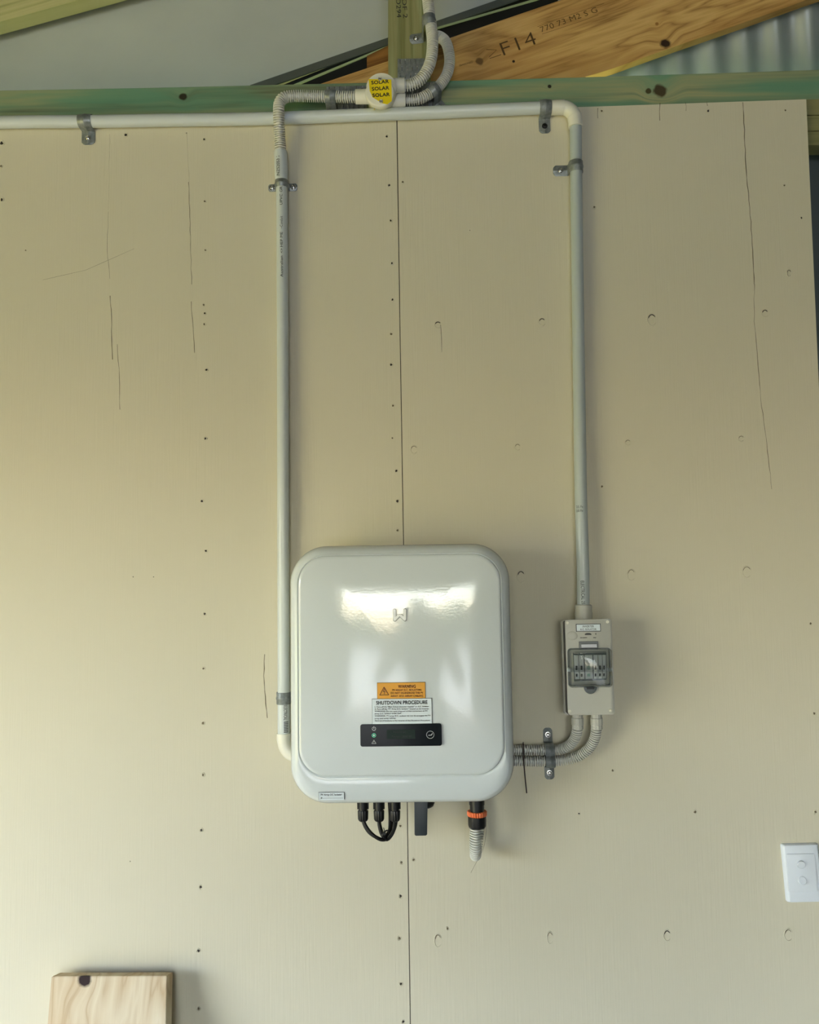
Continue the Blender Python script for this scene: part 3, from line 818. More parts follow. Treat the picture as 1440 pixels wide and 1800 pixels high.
sd(967, 1338, (950, 1338), (985, 1337), .0116, .0195, [(-1, .027)], 'lower of two pipe clips right of the inverter, its ear pointing down', Y=-.017)

# ------------------------------------------------------------------ round junction box
c = P(669, 166, -0.035)
root = thing('junction_box', Vector((c.x, 0.0, c.z)), 'round grey junction box with a yellow SOLAR sticker on its lid', 'junction box')
cb = P(671.5, 167, -0.03); cb.y = 0.0085
bm = bmesh.new(); lathe(bm, cb, [(0, .029), (.001, .0315), (.060, .0320), (.066, .0320)], seg=48); obj('box_body', bm, m_cream, root, True)
cl = P(668, 162.3, -0.066); cl.y = -0.0575
bm = bmesh.new(); lathe(bm, cl, [(0, .0295), (.0, .0310), (.006, .0312), (.0085, .0300), (.0095, .0280), (.0095, .0001)], seg=56); lid = obj('lid', bm, m_cream, root, True)
YL = cl.y - 0.0095
# sticker clipped to the lid circle
bm = bmesh.new(); k = mpp(YL); pts = []
kx = lambda px: P(px, 162, YL).x
kz = lambda py: P(668, py, YL).z
ctr = (P(668, 162, YL).x, P(668, 162, YL).z)
poly = [(648, 139), (688, 140), (689, 176), (688.5, 178), (681, 183.5), (672, 181.5), (664.5, 177), (655, 171), (650, 160)]
prism(bm, ppoly(poly, YL), YL - .0004, YL + .0001); obj_at('sticker', bm, m_yellow, lid)
for s, y0, y1, x0, x1 in (('SOLAR', 148.7, 146.2, 653, 684), ('SOLAR', 159.8, 157.5, 654, 684.5), ('SOLAR', 171, 169, 655, 685.5)):
    obj_at('printed_lettering', text_bm(s, (x0, y0), (x1, y1), 6.8, YL, lift=.0009, bold=0.022), m_ink, lid)
for (x, y) in ((668.3, 139.2), (670, 178.5)):
    bm = bmesh.new(); cc = P(x, y, YL); cc.y = YL
    lathe(bm, cc, [(0, .0042), (.0012, .0042), (.0012, .0030), (.0006, .0030), (.0006, .0004)], seg=20); obj_at('lid_screw', bm, m_cream, lid, True)
    bm = bmesh.new(); cc.y -= .0012; box(bm, (cc.x - .0025, cc.y - .0004, cc.z - .0005), (cc.x + .0025, cc.y + .0001, cc.z + .0005)); box(bm, (cc.x - .0005, cc.y - .0004, cc.z - .0025), (cc.x + .0005, cc.y + .0001, cc.z + .0025)); 
    for sgn in (-1, 1):
        sweep(bm, [cc + Vector((.0036 * math.cos(t) * sgn, 0, .0036 * math.sin(t))) for t in [(-1.1 + 2.2 * i / 8) for i in range(9)]], [.0004] * 9, 5)
    obj_at('screw_slot', bm, m_ink, lid)
def spigot(x0, x1, y0, y1, Y, r):
    a, b = P(x0, y0, Y), P(x1, y1, Y); d = (b - a); L = d.length
    bm = bmesh.new(); lathe(bm, a, [(0, r), (L * .97, r), (L, r * .97), (L, r * .82), (L * .9, r * .8)], d, 32); obj('spigot', bm, m_cream, root, True)
spigot(660, 625, 169.8, 170.2, -.036, .0150)
spigot(675, 711.5, 151.5, 150, -.040, .0148)
spigot(675, 713, 177.5, 176.3, -.021, .0148)
bm = bmesh.new(); pipe(bm, [P(660, 186, -.01), P(659.5, 188, -.02), P(658, 193, -.03)], .0008, 6, step=.002); tag(obj('cut_tie', bm, m_yellow), 'tiny pale cut tie end under the round junction box', 'cable tie')

# ------------------------------------------------------------------ inverter
YI = -0.118
a = P(511.5, 1180, YI); b = P(898.5, 1180, YI); tz = P(710, 957.5, YI).z; bz = P(710, 1408.5, YI).z
X0, X1, Z0, Z1 = P(511.5, 1180, YI).x, P(899.5, 1180, YI).x, bz, tz
ROT = 0.0
inv = thing('solar_inverter', Vector(((X0 + X1) / 2, 0, Z0)), 'large glossy white solar inverter with rounded corners and a small black display', 'inverter')
def ring(ins, Y, r, bot=None, sq=0.0):
    return [(x, Y, z) for x, z in rr(X0 + ins, X1 - ins, Z0 + (bot if bot is not None else ins), Z1 - ins, r, 14)]
bm = bmesh.new()
R_ = 0.072
gi = 0.0185                   # groove inset
gb = 0.056                    # groove inset at the bottom
prof = [(.016, -.034, R_ - .010), (.012, -.036, R_ - .008), (.006, -.070, R_ - .003), (.001, -.098, R_), (.0, -.112, R_), (.0006, -.124, R_), (.0025, -.135, R_ - .001), (.0055, -.1435, R_ - .003), (.0095, -.1495, R_ - .006), (.0135, -.1530, R_ - .009)]
loops = [ring(i, Y, r) for i, Y, r in prof]
loops.append([(x, -.1545, z) for x, z in rr(X0 + gi - .001, X1 - gi + .001, Z0 + gb - .020, Z1 - gi + .001, R_ - .015, 14)])
loops.append([(x, -.1555, z) for x, z in rr(X0 + gi, X1 - gi, Z0 + gb - .004, Z1 - gi, R_ - .016, 14)])
loops.append([(x, -.1545, z) for x, z in rr(X0 + gi + .001, X1 - gi - .001, Z0 + gb - .001, Z1 - gi - .001, R_ - .017, 14)])
loops.append([(x, -.1525, z) for x, z in rr(X0 + gi + .0022, X1 - gi - .0022, Z0 + gb + .0006, Z1 - gi - .0022, R_ - .018, 14)])
rings(bm, loops, True, True)
obj('housing', bm, m_white, inv, 60)
# domed front cover
px0, px1, pz0, pz1 = X0 + gi + .0022, X1 - gi - .0022, Z0 + gb + .0006, Z1 - gi - .0022
cx, cz, hw, hh = (px0 + px1) / 2, (pz0 + pz1) / 2, (px1 - px0) / 2, (pz1 - pz0) / 2
DOME = 0.0130
def dome(x, z):
    u = min(1, abs(x - cx) / hw); v = min(1, abs(z - cz) / hh)
    return -.1568 - DOME * 0.5 * ((1 - u * u) + (1 - v * v)) * (1 - u ** 10) * (1 - v ** 10)
bm = bmesh.new()
base = rr(px0, px1, pz0, pz1, R_ - .018, 14)
loops = [[(x, -.1520, z) for x, z in base], [(x, -.1553, z) for x, z in base]]
b1 = rr(px0 + .0006, px1 - .0006, pz0 + .0006, pz1 - .0006, R_ - .0186, 14); loops.append([(x, -.1562, z) for x, z in b1])
NR = 46
for i in range(NR):
    s = 1 - 0.006 - (i / NR) * 0.984
    s = max(s, 0.01)
    loops.append([(cx + (x - cx) * s, dome(cx + (x - cx) * s, cz + (z - cz) * s), cz + (z - cz) * s) for x, z in base])
rings(bm, loops, True, True)
obj('front_cover', bm, m_white, inv, 60)
YF = -.167
# logo
bm = bmesh.new()
def strokes(bm, lines, w, Y, surf, lift, m2=0):
    for il, pl in enumerate(lines):
        q = [P(x, y, Y) for x, y in pl]
        for p_, q_ in zip(q, q[1:]):
            lf = lift + 0.00006 * (il % 8)
            d = (q_ - p_).normalized(); nn = Vector((-d.z, 0, d.x))
            pts = []
            for e, sg in ((p_, -1), (q_, 1)):
                for i in range(7):
                    t = (-math.pi / 2 + math.pi * i / 6)
                    v = e + d * (sg * w * math.cos(t)) + nn * (w * math.sin(t) * sg)
                    pts.append((v.x, v.z))
            y = min(surf(p_.x, p_.z), surf(q_.x, q_.z))
            prism(bm, pts, y - lf, y + .0004)
strokes(bm, [[(693.4, 1073), (694, 1089)], [(694, 1089), (701, 1081.8)], [(711.8, 1072.5), (711.8, 1088.5)], [(711.8, 1088.5), (704.6, 1081.8)]], .0023, YF, dome, .0016)
b2 = bmesh.new(); strokes(b2, [[(693.9, 1073), (694.5, 1089.5)], [(694.5, 1089.5), (701.4, 1082.4)], [(712.3, 1072.5), (712.3, 1089)], [(712.3, 1089), (705.2, 1082.4)]], .0036, YF, dome, .0009); obj('logo_shadow', b2, mat('logo_grey', lin(158, 164, 164), 0.4), inv)  # grey strokes paint the shadow around the raised logo
obj('logo', bm, mat('logo_white', lin(250, 252, 252), 0.25), inv)
bm = bmesh.new(); strokes(bm, [[(693.4, 1092), (702.6, 1084)], [(702.6, 1084), (712, 1092)]], .0008, YF, dome, .0008); obj('logo_chevron', bm, mat('logo_grey', lin(158, 164, 164), 0.4), inv)
# stickers
def lab(name, x0, x1, y0, y1, m_, lift, border=None, parent=inv):
    p0, p1 = P(x0, y0, YF), P(x1, y1, YF)
    bm = bmesh.new(); sheet(bm, p0.x, p1.x, p1.z, p0.z, dome, lift, .0003)
    ms = [m_]
    if border:
        t = .0007
        for (a_, b_, c_, d_) in border(p0.x, p1.x, p1.z, p0.z, t):
            b2 = bmesh.new(); sheet(b2, a_, b_, c_, d_, dome, lift + .0002, .0002); merge(bm, b2, 1)
        ms.append(m_ink)
    return obj(name, bm, ms, inv)
fullb = lambda x0, x1, z0, z1, t: [(x0, x1, z1 - t, z1), (x1 - t, x1, z0, z1), (x0, x0 + t * .6, z0, z1)]
wl = lab('warning_label', 663, 748.5, 1199.5, 1229, m_orange, .0006, fullb)
def ltx(s, p0, p1, h, part, m_, bold=0.0, lift=.0012):
    obj_at('printed_lettering', text_bm(s, p0, p1, h, YF, dome, lift, bold), m_, part)
ltx('WARNING', (700, 1208.8), (731, 1208.4), 5.2, wl, m_brown, .015)
ltx('PV ARRAY D.C. ISOLATORS', (690, 1214.2), (741, 1213.8), 3.2, wl, m_brown, .012)
ltx('DO NOT DE-ENERGISE THE PV', (687, 1219.4), (744, 1219), 3.2, wl, m_brown, .012)
ltx('ARRAY AND ARRAY CABLING', (687, 1224.7), (744, 1224.3), 3.2, wl, m_brown, .012)
bm = bmesh.new(); tri = [(667.8, 1221.5), (675.3, 1207.5), (683.5, 1221), (667.8, 1221.5)]
strokes(bm, [[tri[i], tri[i + 1]] for i in range(3)], .00055, YF, dome, .0013)
strokes(bm, [[(676.2, 1210.5), (674, 1215.3)], [(674, 1215.3), (677, 1214.8)], [(677, 1214.8), (675.5, 1219.5)]], .0005, YF, dome, .0013)
obj_at('warning_triangle', bm, m_brown, wl)
sl = lab('shutdown_label', 654, 760, 1228, 1272, m_label, .0010, fullb)
ltx('SHUTDOWN PROCEDURE', (661.5, 1238.2), (751.5, 1236.7), 6.2, sl, m_ink, .02, .0015)
for s, y, x1 in (('1. Turn off the "Main Switch (Inverter Supply)" or A.C. Isolator', 1243.3, 754), ('2. Turn off the "PV Array D.C. Isolator" located at the inverter', 1247.3, 754), ('WARNING: Do not open plug and socket connectors or PV', 1251.2, 752), ('array D.C. isolator under load.', 1255.3, 706),
                 ('WARNING: PV array D.C. isolator do not de-energise the PV', 1259.4, 757), ('array and array cabling.', 1263.8, 696), ('Start-up procedure is the reverse of the Shutdown Procedure', 1267.8, 756)):
    ltx(s, (659, y), (x1, y - .8), 2.3, sl, m_ink, .008, .0015)
# display
p0, p1 = P(633.5, 1273, YF), P(777, 1310.5, YF)
bm = bmesh.new()
o_ = rr(p0.x, p1.x, p1.z, p0.z, .004, 5)
yb = max(dome(x, z) for x, z in o_); yf = min(dome(p0.x + (p1.x - p0.x) * i / 8, p0.z) for i in range(9)) - .0016
rings(bm, [[(x, yb + .001, z) for x, z in o_], [(x, yf + .0006, z) for x, z in o_], [(x, yf, z) for x, z in rr(p0.x + .0006, p1.x - .0006, p1.z + .0006, p0.z - .0006, .0036, 5)]])
dp = obj('display_panel', bm, m_glassdark, inv, True)
flat = lambda x, z: yf
bm = bmesh.new(); q0, q1 = P(680, 1282.5, YF), P(730, 1298, YF); sheet(bm, q0.x, q1.x, q1.z, q0.z, flat, .0004); obj_at('screen', bm, m_lcd, dp)
m_lcdt = mat('lcd_text', lin(18, 26, 24), 0.5)
obj_at('screen_lettering', text_bm('Normal', (692, 1288), (713, 1287.7), 3.6, YF, flat, .0007), m_lcdt, dp)
obj_at('screen_lettering', text_bm('Power: 1830 W', (689, 1296), (724, 1295.5), 3.6, YF, flat, .0007), m_lcdt, dp)
def arc(cx_, cy_, r, a0, a1, n=20): return [(cx_ + r * math.cos(math.radians(a0 + (a1 - a0) * i / n)), cy_ - r * math.sin(math.radians(a0 + (a1 - a0) * i / n))) for i in range(n + 1)]
bm = bmesh.new(); l_ = arc(657.6, 1280.3, 3.1, 125, 415); strokes(bm, list(zip(l_, l_[1:])), .00036, YF, flat, .0006); strokes(bm, [[(657.6, 1276.5), (657.6, 1280.3)]], .00045, YF, flat, .0006); obj_at('power_icon', bm, m_icon, dp)
bm = bmesh.new(); l_ = arc(657.6, 1292, 3.2, 0, 360); strokes(bm, list(zip(l_, l_[1:])), .0003, YF, flat, .0006); obj_at('status_ring', bm, m_green, dp)
bm = bmesh.new(); cc = P(657.6, 1292, YF); cc.y = yf; lathe(bm, cc, [(0, .0017), (.0006, .0016), (.0008, .0008)], seg=14); obj_at('status_light', bm, mat('led_white', lin(215, 245, 235), .4), dp)
bm = bmesh.new(); strokes(bm, [[(653.8, 1306.5), (657.6, 1300.3)], [(657.6, 1300.3), (661.3, 1306.4)], [(661.3, 1306.4), (653.8, 1306.5)]], .00028, YF, flat, .0006); strokes(bm, [[(657.6, 1302.5), (657.6, 1304.5)]], .0003, YF, flat, .0006); obj_at('alert_icon', bm, m_icon, dp)
bm = bmesh.new(); l_ = arc(756.5, 1291, 6.5, 0, 360, 32); strokes(bm, list(zip(l_, l_[1:])), .0003, YF, flat, .0006); obj_at('button_ring', bm, m_icon, dp)
bm = bmesh.new(); strokes(bm, [[(753.5, 1292), (758.5, 1291.6)], [(758.5, 1291.6), (760, 1289)]], .00055, YF, flat, .0006); obj_at('enter_icon', bm, m_icon, dp)
# small sticker on the lower rim
YS = -.155
def rim(x, z):
    d_ = z - Z0
    t = max(0, min(1, (d_ - .0135) / (gb - .020 - .0135))); return -.1530 - .0015 * t
dl_ = None
p0, p1 = P(560, 1392.5, YS), P(606, 1406.2, YS)
bm = bmesh.new(); sheet(bm, p0.x, p1.x, p1.z, p0.z, rim, .0012, .0003)
for (a_, b_, c_, d_) in ((p0.x, p1.x, p0.z - .0009, p0.z), (p1.x - .0010, p1.x, p1.z + .001, p0.z), (p0.x, p0.x + .0004, p1.z, p0.z), (p0.x + .007, p1.x - .003, p1.z + .0032, p1.z + .0036)):
    b2 = bmesh.new(); sheet(b2, a_, b_, c_, d_, rim, .0014, .0002); merge(bm, b2, 1)
sk = obj('isolator_label', bm, [m_label, m_ink], inv)
obj_at('printed_lettering', text_bm('PV Array DC Isolator', (564, 1398.8), (601, 1398.2), 3.3, YS, rim, .0016, .012), m_ink, sk)
obj_at('printed_lettering', text_bm('#', (564, 1403.8), (566.5, 1403.8), 2.8, YS, rim, .0016, .02), m_ink, sk)
# rear plate holding the inverter off the wall
bm = bmesh.new(); box(bm, (X0 + .06, -.0345, Z0 + .16), (X1 - .06, 0.0, Z1 - .06), .001); obj('mounting_bracket', bm, m_gal, inv)
# isolator switch lever under the inverter
bm = bmesh.new()
pts = ppoly([(728.5, 1398), (752, 1398), (751, 1463.5), (749, 1465.5), (731, 1465.8), (729, 1464)], -.085); prism(bm, pts, -.098, -.070, .0022); obj('switch_lever', bm, m_slate, inv, True)
bm = bmesh.new(); cc = P(752, 1408, -.072); lathe(bm, cc + Vector((-.004, 0, .012)), [(0, .014), (.018, .014), (.024, .010), (.026, .004)], (0.25, 0, -1), 24); obj('switch_boss', bm, m_black, inv, True)

# ------------------------------------------------------------------ connectors and cables below
YM = -.085
def connector(px, label):
    c0 = P(px, 1396, YM); root = thing('cable_connector', P(px, 1441, YM), label, 'connector', 'black plug connectors under the inverter')
    k = mpp(YM)
    bm = bmesh.new(); lathe(bm, c0, [(0, .0095), (24 * k, .0095), (24 * k, .0082), (27 * k, .0082), (27 * k, .0085)], (0, 0, -1), 20)
    for s in (-1, 1): box(bm, (c0.x + s * .0095 - .0016, YM - .003, c0.z - .028), (c0.x + s * .0095 + .0016, YM + .003, c0.z - .004), .0006)
    obj('plug_body', bm, m_black, root, True)
    bm = bmesh.new(); c1 = c0 - Vector((0, 0, 27 * k)); n = 48
    prof = [(0, .0092), (1.5 * k, .0098), (14 * k, .0094), (17 * k, .0080), (18.5 * k, .0058)]
    lp = []
    for d_, r_ in prof: lp.append([(c1.x + (r_ + (.0005 if i % 4 < 2 else -.0004)) * math.cos(2 * math.pi * i / n), YM + (r_ + (.0005 if i % 4 < 2 else -.0004)) * math.sin(2 * math.pi * i / n), c1.z - d_) for i in range(n)])
    rings(bm, lp); obj('gland_nut', bm, m_black, root, True)
    return root
connector(638, 'leftmost of the three black plug connectors under the inverter')
connector(666, 'middle of the three black plug connectors under the inverter')
connector(694, 'rightmost of the three black plug connectors, nearest the isolator lever')
def cable(pts, label, r=.0034):
    bm = bmesh.new(); pipe(bm, pts, r, 12, .004); o = obj('cable', bm, m_cable, None, True); tag(o, label, 'cable', 'black cables looping under the inverter'); return o
cable([P(638, 1436, YM), P(640, 1448, YM), P(649, 1463, YM), P(662, 1472, YM), P(676, 1476, YM + .01), P(687, 1468, YM + .02), P(691, 1452, YM + .03), P(690, 1425, YM + .04), P(690, 1400, YM + .04)], 'black cable from the leftmost plug looping under to the right')
cable([P(637, 1436, YM - .004), P(643, 1452, YM - .006), P(655, 1467, YM - .008), P(670, 1476, YM - .006), P(683, 1473, YM + .006), P(693, 1458, YM + .012), P(697, 1438, YM + .006), P(697, 1420, YM + .004)], 'front black cable running from the leftmost plug to the rightmost plug')
cable([P(666, 1436, YM), P(667, 1452, YM), P(672, 1468, YM - .003), P(680, 1476, YM), P(690, 1465, YM + .006), P(694, 1448, YM + .004), P(694, 1430, YM)], 'black cable from the middle plug looping to the rightmost plug')
cable([P(666, 1436, YM + .003), P(669, 1455, YM + .010), P(676, 1470, YM + .014), P(684, 1462, YM + .022), P(686, 1440, YM + .03), P(685, 1415, YM + .03), P(684, 1398, YM + .03)], 'black cable rising close behind the rightmost plug')
bm = bmesh.new(); pipe(bm, [P(671, 1470, YM - .012), P(676, 1462, YM - .013), P(682, 1460, YM - .004), P(684, 1466, YM)], .0014, 8, .002); box(bm, (P(676, 1462, YM).x - .003, YM - .016, P(676, 1462, YM).z - .002), (P(676, 1462, YM).x + .003, YM - .010, P(676, 1462, YM).z + .003)); pipe(bm, [P(676, 1462, YM - .014), P(674.5, 1455, YM - .016)], .0008, 6, .002)
tag(obj('cable_tie', bm, m_black), 'small black tie bundling the looped cables', 'cable tie')
# AC connector
YA = -.080
root = thing('supply_connector', P(838, 1454, YA), 'black round supply plug with an orange locking ring under the inverter', 'connector')
k = mpp(YA); c0 = P(838, 1396, YA)
bm = bmesh.new(); lathe(bm, c0, [(0, .0150), (17 * k, .0150), (17 * k, .0138), (30 * k, .0138)], (0, 0, -1), 28); obj('plug_body', bm, m_black, root, True)
def ribbed(c_, prof, n, amp):
    bm = bmesh.new(); lp = []
    for d_, r_ in prof: lp.append([(c_.x + (r_ + (amp if i % 4 < 2 else -amp)) * math.cos(2 * math.pi * i / n), c_.y + (r_ + (amp if i % 4 < 2 else -amp)) * math.sin(2 * math.pi * i / n), c_.z - d_) for i in range(n)])
    rings(bm, lp); return bm
obj('locking_ring', ribbed(c0 - Vector((0, 0, 28 * k)), [(0, .0175), (1 * k, .0186), (6.5 * k, .0186), (8 * k, .0175)], 96, .0007), m_ribbon, root, True, 'orange ribbed locking ring')
obj('gland_nut', ribbed(c0 - Vector((0, 0, 36 * k)), [(0, .0160), (1 * k, .0172), (15 * k, .0172), (19 * k, .0158), (20 * k, .0125)], 32, .0005), m_black, root, True)
flexible([P(836.5, 1448, YA), P(836.5, 1462, YA), P(836, 1480, YA + .002), P(836, 1493, YA + .008), P(836, 1501, YA + .020), P(836, 1503, YA + .034), P(837, 1497, YA + .048), P(839, 1482, YA + .056), P(842, 1450, YA + .060), P(842, 1400, YA + .060), P(842, 1370, YA + .060)],
         'white corrugated conduit hanging from the supply plug and curling back to the wall', R=.0114, pitch=.0046)

# dark tie tail on the wall right of the inverter
bm = bmesh.new(); pipe(bm, [P(920.5, 1322, -.034), P(921.5, 1345, -.032), P(923.5, 1370, -.026), P(926, 1394, -.02)], .0013, 8, .01); pipe(bm, [P(920.5, 1322, -.034), P(920, 1309, -.033), P(920, 1305, -.016)], .0012, 8, .01)
tag(obj('cable_tie', bm, mat('tie_dark', lin(40, 24, 22), .5)), 'long dark tie tail hanging from the conduits right of the inverter', 'cable tie')
bm = bmesh.new(); pipe(bm, [P(855, 1440, -.01), P(854, 1470, -.012), P(848, 1497, -.012), P(838, 1515, -.008), P(828, 1534, -.003)], .0003, 5, .01)
tag(obj('hair_strand', bm, m_crack), 'fine hair-like strand curving down below the supply plug', 'strand')

# ------------------------------------------------------------------ isolator box
YB = -.083
root = thing('isolator_box', P(1035, 1255, 0), 'small grey isolator box with a clear window right of the inverter', 'isolator')
def quad(pix, Y): return [(P(x, y, Y).x, P(x, y, Y).z) for x, y in pix]
def rquad(pix, Y, r, n=5):
    """rounded quadrilateral from four pixel corners (TL, TR, BR, BL)"""
    q = [Vector(v) for v in quad(pix, Y)]; out = []
    for i in range(4):
        p, a_, b_ = q[i], q[i - 1], q[(i + 1) % 4]
        u = (a_ - p).normalized(); w = (b_ - p).normalized()
        c_ = p + (u + w) * r
        for k_ in range(n + 1):
            t = math.pi / 2 * k_ / n
            out.append(tuple(c_ - w * (r * math.cos(t)) - u * (r * math.sin(t))))
    return out
bm = bmesh.new(); o1 = rquad([(986.8, 1090), (1073, 1088), (1078.5, 1254.5), (992.5, 1256.5)], -.052, .005)
o0 = rquad([(992, 1094), (1070, 1092), (1075, 1250), (997, 1252)], -.045, .005)
rings(bm, [[(x, -.0005, z) for x, z in o0], [(x, -.030, z) for x, z in o0], [(x, -.040, z) for x, z in o1], [(x, -.052, z) for x, z in o1]], True, True); obj('box_base', bm, m_box, root, True)
bm = bmesh.new(); o2 = rquad([(989.4, 1091.5), (1070, 1090), (1075, 1252), (995, 1254)], -.052, .004); rings(bm, [[(x, -.0515, z) for x, z in o2], [(x, -.0765, z) for x, z in o2]]); obj('lid_gap_shade', bm, m_black, root)  # black block paints the shaded gap between base and lid
bm = bmesh.new(); L0 = [(992.3, 1089), (1073, 1087), (1079, 1254.5), (997.6, 1256)]
o3 = rquad(L0, -.070, .005); o4 = rquad([(993.2, 1090), (1072, 1088), (1078, 1253.5), (998.4, 1255)], YB, .0045)
rings(bm, [[(x, -.076, z) for x, z in o3], [(x, -.0805, z) for x, z in o3], [(x, YB, z) for x, z in o4]]); lidb = obj('box_lid', bm, m_box, root, True)
for x, y in ((997.5, 1095), (1068, 1093), (1001.8, 1250), (1073.4, 1248.8)):
    bm = bmesh.new(); cc = P(x, y, YB); cc.y = YB; lathe(bm, cc, [(0, .0030), (.0016, .0030), (.0022, .0024), (.0022, .0014), (.0004, .0012)], seg=18); obj_at('lid_screw', bm, m_cream, lidb, True)
bm = bmesh.new(); cc = P(1006, 1117.5, YB); n = 28
rings(bm, [[(cc.x + .0105 * s * math.cos(2 * math.pi * i / n), YB - y_, cc.z + .0085 * s * math.sin(2 * math.pi * i / n)) for i in range(n)] for s, y_ in ((1, -.0003), (.97, .0006), (.85, .0013), (.4, .0017))]); obj_at('blank_disc', bm, m_box, lidb, True)
# name label
bm = bmesh.new(); prism(bm, quad([(1012.3, 1096.8), (1056, 1096.2), (1056.4, 1109.8), (1012.8, 1110.4)], YB), YB - .0004, YB + .0001); prism(bm, quad([(1013.6, 1098), (1054.8, 1097.4), (1055.2, 1108.6), (1014, 1109.2)], YB), YB - .0008, YB - .0003, mi=1)
nl = obj_at('name_label', bm, [m_inkgrey, m_label], lidb)
obj_at('printed_lettering', text_bm('INVERTER', (1024.5, 1102.9), (1044, 1102.6), 3.6, YB, lift=.0011, bold=.005), m_inkgrey, lidb)
obj_at('printed_lettering', text_bm('A.C. ISOLATOR', (1020, 1107.9), (1048.5, 1107.5), 3.2, YB, lift=.0011, bold=.005), m_inkgrey, lidb)
bm = bmesh.new(); cc = P(1034, 1114.8, YB); prism(bm, [(cc.x + .0064 * math.cos(t), cc.z + .0024 * math.sin(t)) for t in [math.radians(18 * i) for i in range(11)]] + [(cc.x - .0064, cc.z - .0016), (cc.x + .0064, cc.z - .0016)], YB - .0005, YB + .0001); obj_at('maker_mark', bm, m_inkgrey, lidb)
for s, a_, b_, h in (('56CB4N', (1020, 1122), (1032, 1121.8), 2.0), ('IP66', (1043.5, 1121.8), (1048, 1121.6), 1.8), ('I', (1047, 1115.5), (1048, 1115.5), 2.4)):
    obj_at('printed_lettering', text_bm(s, a_, b_, h, YB, lift=.0005, bold=.02), m_ink, lidb)
# recess with breakers
bm = bmesh.new(); prism(bm, quad([(1007, 1147), (1065, 1146), (1067, 1196), (1009, 1197)], YB), YB - .0006, YB + .0001); obj_at('breaker_opening', bm, mat('breaker_shadow', lin(104, 112, 112), .6), lidb)
m_brk = mat('breaker_white', lin(226, 230, 228), .4); m_tog = mat('toggle_grey', lin(70, 76, 80), .4)
for i, (x0, x1) in enumerate(((1009.5, 1017), (1018, 1026), (1028, 1041), (1043, 1050), (1051, 1057.5), (1058.5, 1064))):
    bm = bmesh.new(); prism(bm, quad([(x0, 1151), (x1, 1150.8), (x1 + 1.6, 1193), (x0 + 1.6, 1193.2)], YB - .002), YB - .004, YB - .0004, .0004)
    br = obj_at('breaker', bm, m_brk, lidb)
    bm = bmesh.new(); xm0, xm1 = x0 + (x1 - x0) * .3 + .8, x1 - (x1 - x0) * .3 + .8
    prism(bm, quad([(xm0, 1170), (xm1, 1170), (xm1, 1177), (xm0, 1177)], YB - .006), YB - .0065, YB - .003, .0003)
    prism(bm, quad([(xm0, 1184), (xm1, 1184), (xm1, 1189), (xm0, 1189)], YB - .004), YB - .0045, YB - .003)
    o_ = bpy.data.objects.new('toggle', None) if False else None
    obj_at('toggle', bm, m_tog if i != 2 else mat('toggle_teal', lin(170, 200, 190), .4), lidb)
# clear hinged window: hollow shell
bm = bmesh.new()
c1 = [(997.5, 1140), (1074, 1139), (1075.5, 1207), (999.5, 1208)]
def shr(c_, s): 
    mx, my = sum(p[0] for p in c_) / 4, sum(p[1] for p in c_) / 4; return [(mx + (x - mx) * s, my + (y - my) * s) for x, y in c_]
YW = YB - .019
w = [[(x, YB - .0003, z) for x, z in rquad(c1, YB, .007)], [(x, YB - .008, z) for x, z in rquad(c1, YB, .007)], [(x, YW + .002, z) for x, z in rquad(shr(c1, .90), YB, .006)], [(x, YW, z) for x, z in rquad(shr(c1, .84), YB, .005)]]
rings(bm, w, False, True)
wi = [[(x, YB - .0003, z) for x, z in rquad(shr(c1, .96), YB, .006)], [(x, YB - .0078, z) for x, z in rquad(shr(c1, .955), YB, .006)], [(x, YW + .0034, z) for x, z in rquad(shr(c1, .87), YB, .005)], [(x, YW + .0016, z) for x, z in rquad(shr(c1, .80), YB, .004)]]
v = rings(bm, wi, False, True)
bm.verts.ensure_lookup_table()
ob = list(bm.verts)[:len(w[0])]; ib = v[0]
for i in range(len(ob)): bm.faces.new((ob[i], ob[(i + 1) % len(ob)], ib[(i + 1) % len(ob)], ib[i]))
cr = [(999, 1174.5), (1074.5, 1173.8), (1074.8, 1180.2), (999.3, 1181)]
b2 = bmesh.new(); prism(b2, quad(cr, YW), YW - .0032, YW + .001, .0008); rdg = b2
win = obj('clear_window', bm, m_clear, root, True, 'clear hinged window over the breakers')
obj_at('window_ridge', rdg, m_clear, win)
bm = bmesh.new(); rq = rquad(shr(c1, 1.0), YB, .007); rq2 = rquad(shr(c1, .93), YB, .006)
rings(bm, [[(x, YB - .0003, z) for x, z in rquad(shr(c1, 1.015), YB, .0075)], [(x, YB - .0022, z) for x, z in rquad(shr(c1, 1.015), YB, .0075)], [(x, YB - .0022, z) for x, z in rq2], [(x, YB - .0003, z) for x, z in rq2]], False, False)
obj('window_gasket', bm, mat('window_frame_grey', lin(112, 120, 122), .3), root, True)
bm = bmesh.new(); prism(bm, quad([(1017.5, 1127.5), (1051, 1127), (1051.5, 1139), (1018, 1139.5)], YB), YB - .003, YB, .0008); prism(bm, quad([(1020, 1131.5), (1049, 1131), (1049.4, 1138.6), (1020.4, 1139)], YB), YB - .006, YB - .002, .001, 1); obj('window_hinge', bm, [mat('hinge_grey', lin(96, 100, 102), .35), mat('hinge_clear', lin(200, 204, 212), .12)], root)
bm = bmesh.new(); prism(bm, quad([(1026, 1206), (1049, 1205.6)] + [(1037.6 + 11.5 * math.cos(math.radians(a_)), 1207 + 12.5 * math.sin(math.radians(a_))) for a_ in range(0, 181, 15)], YB), YB - .004, YB, .0006); obj('window_latch', bm, mat('latch_grey', lin(86, 92, 94), .3), root, True)
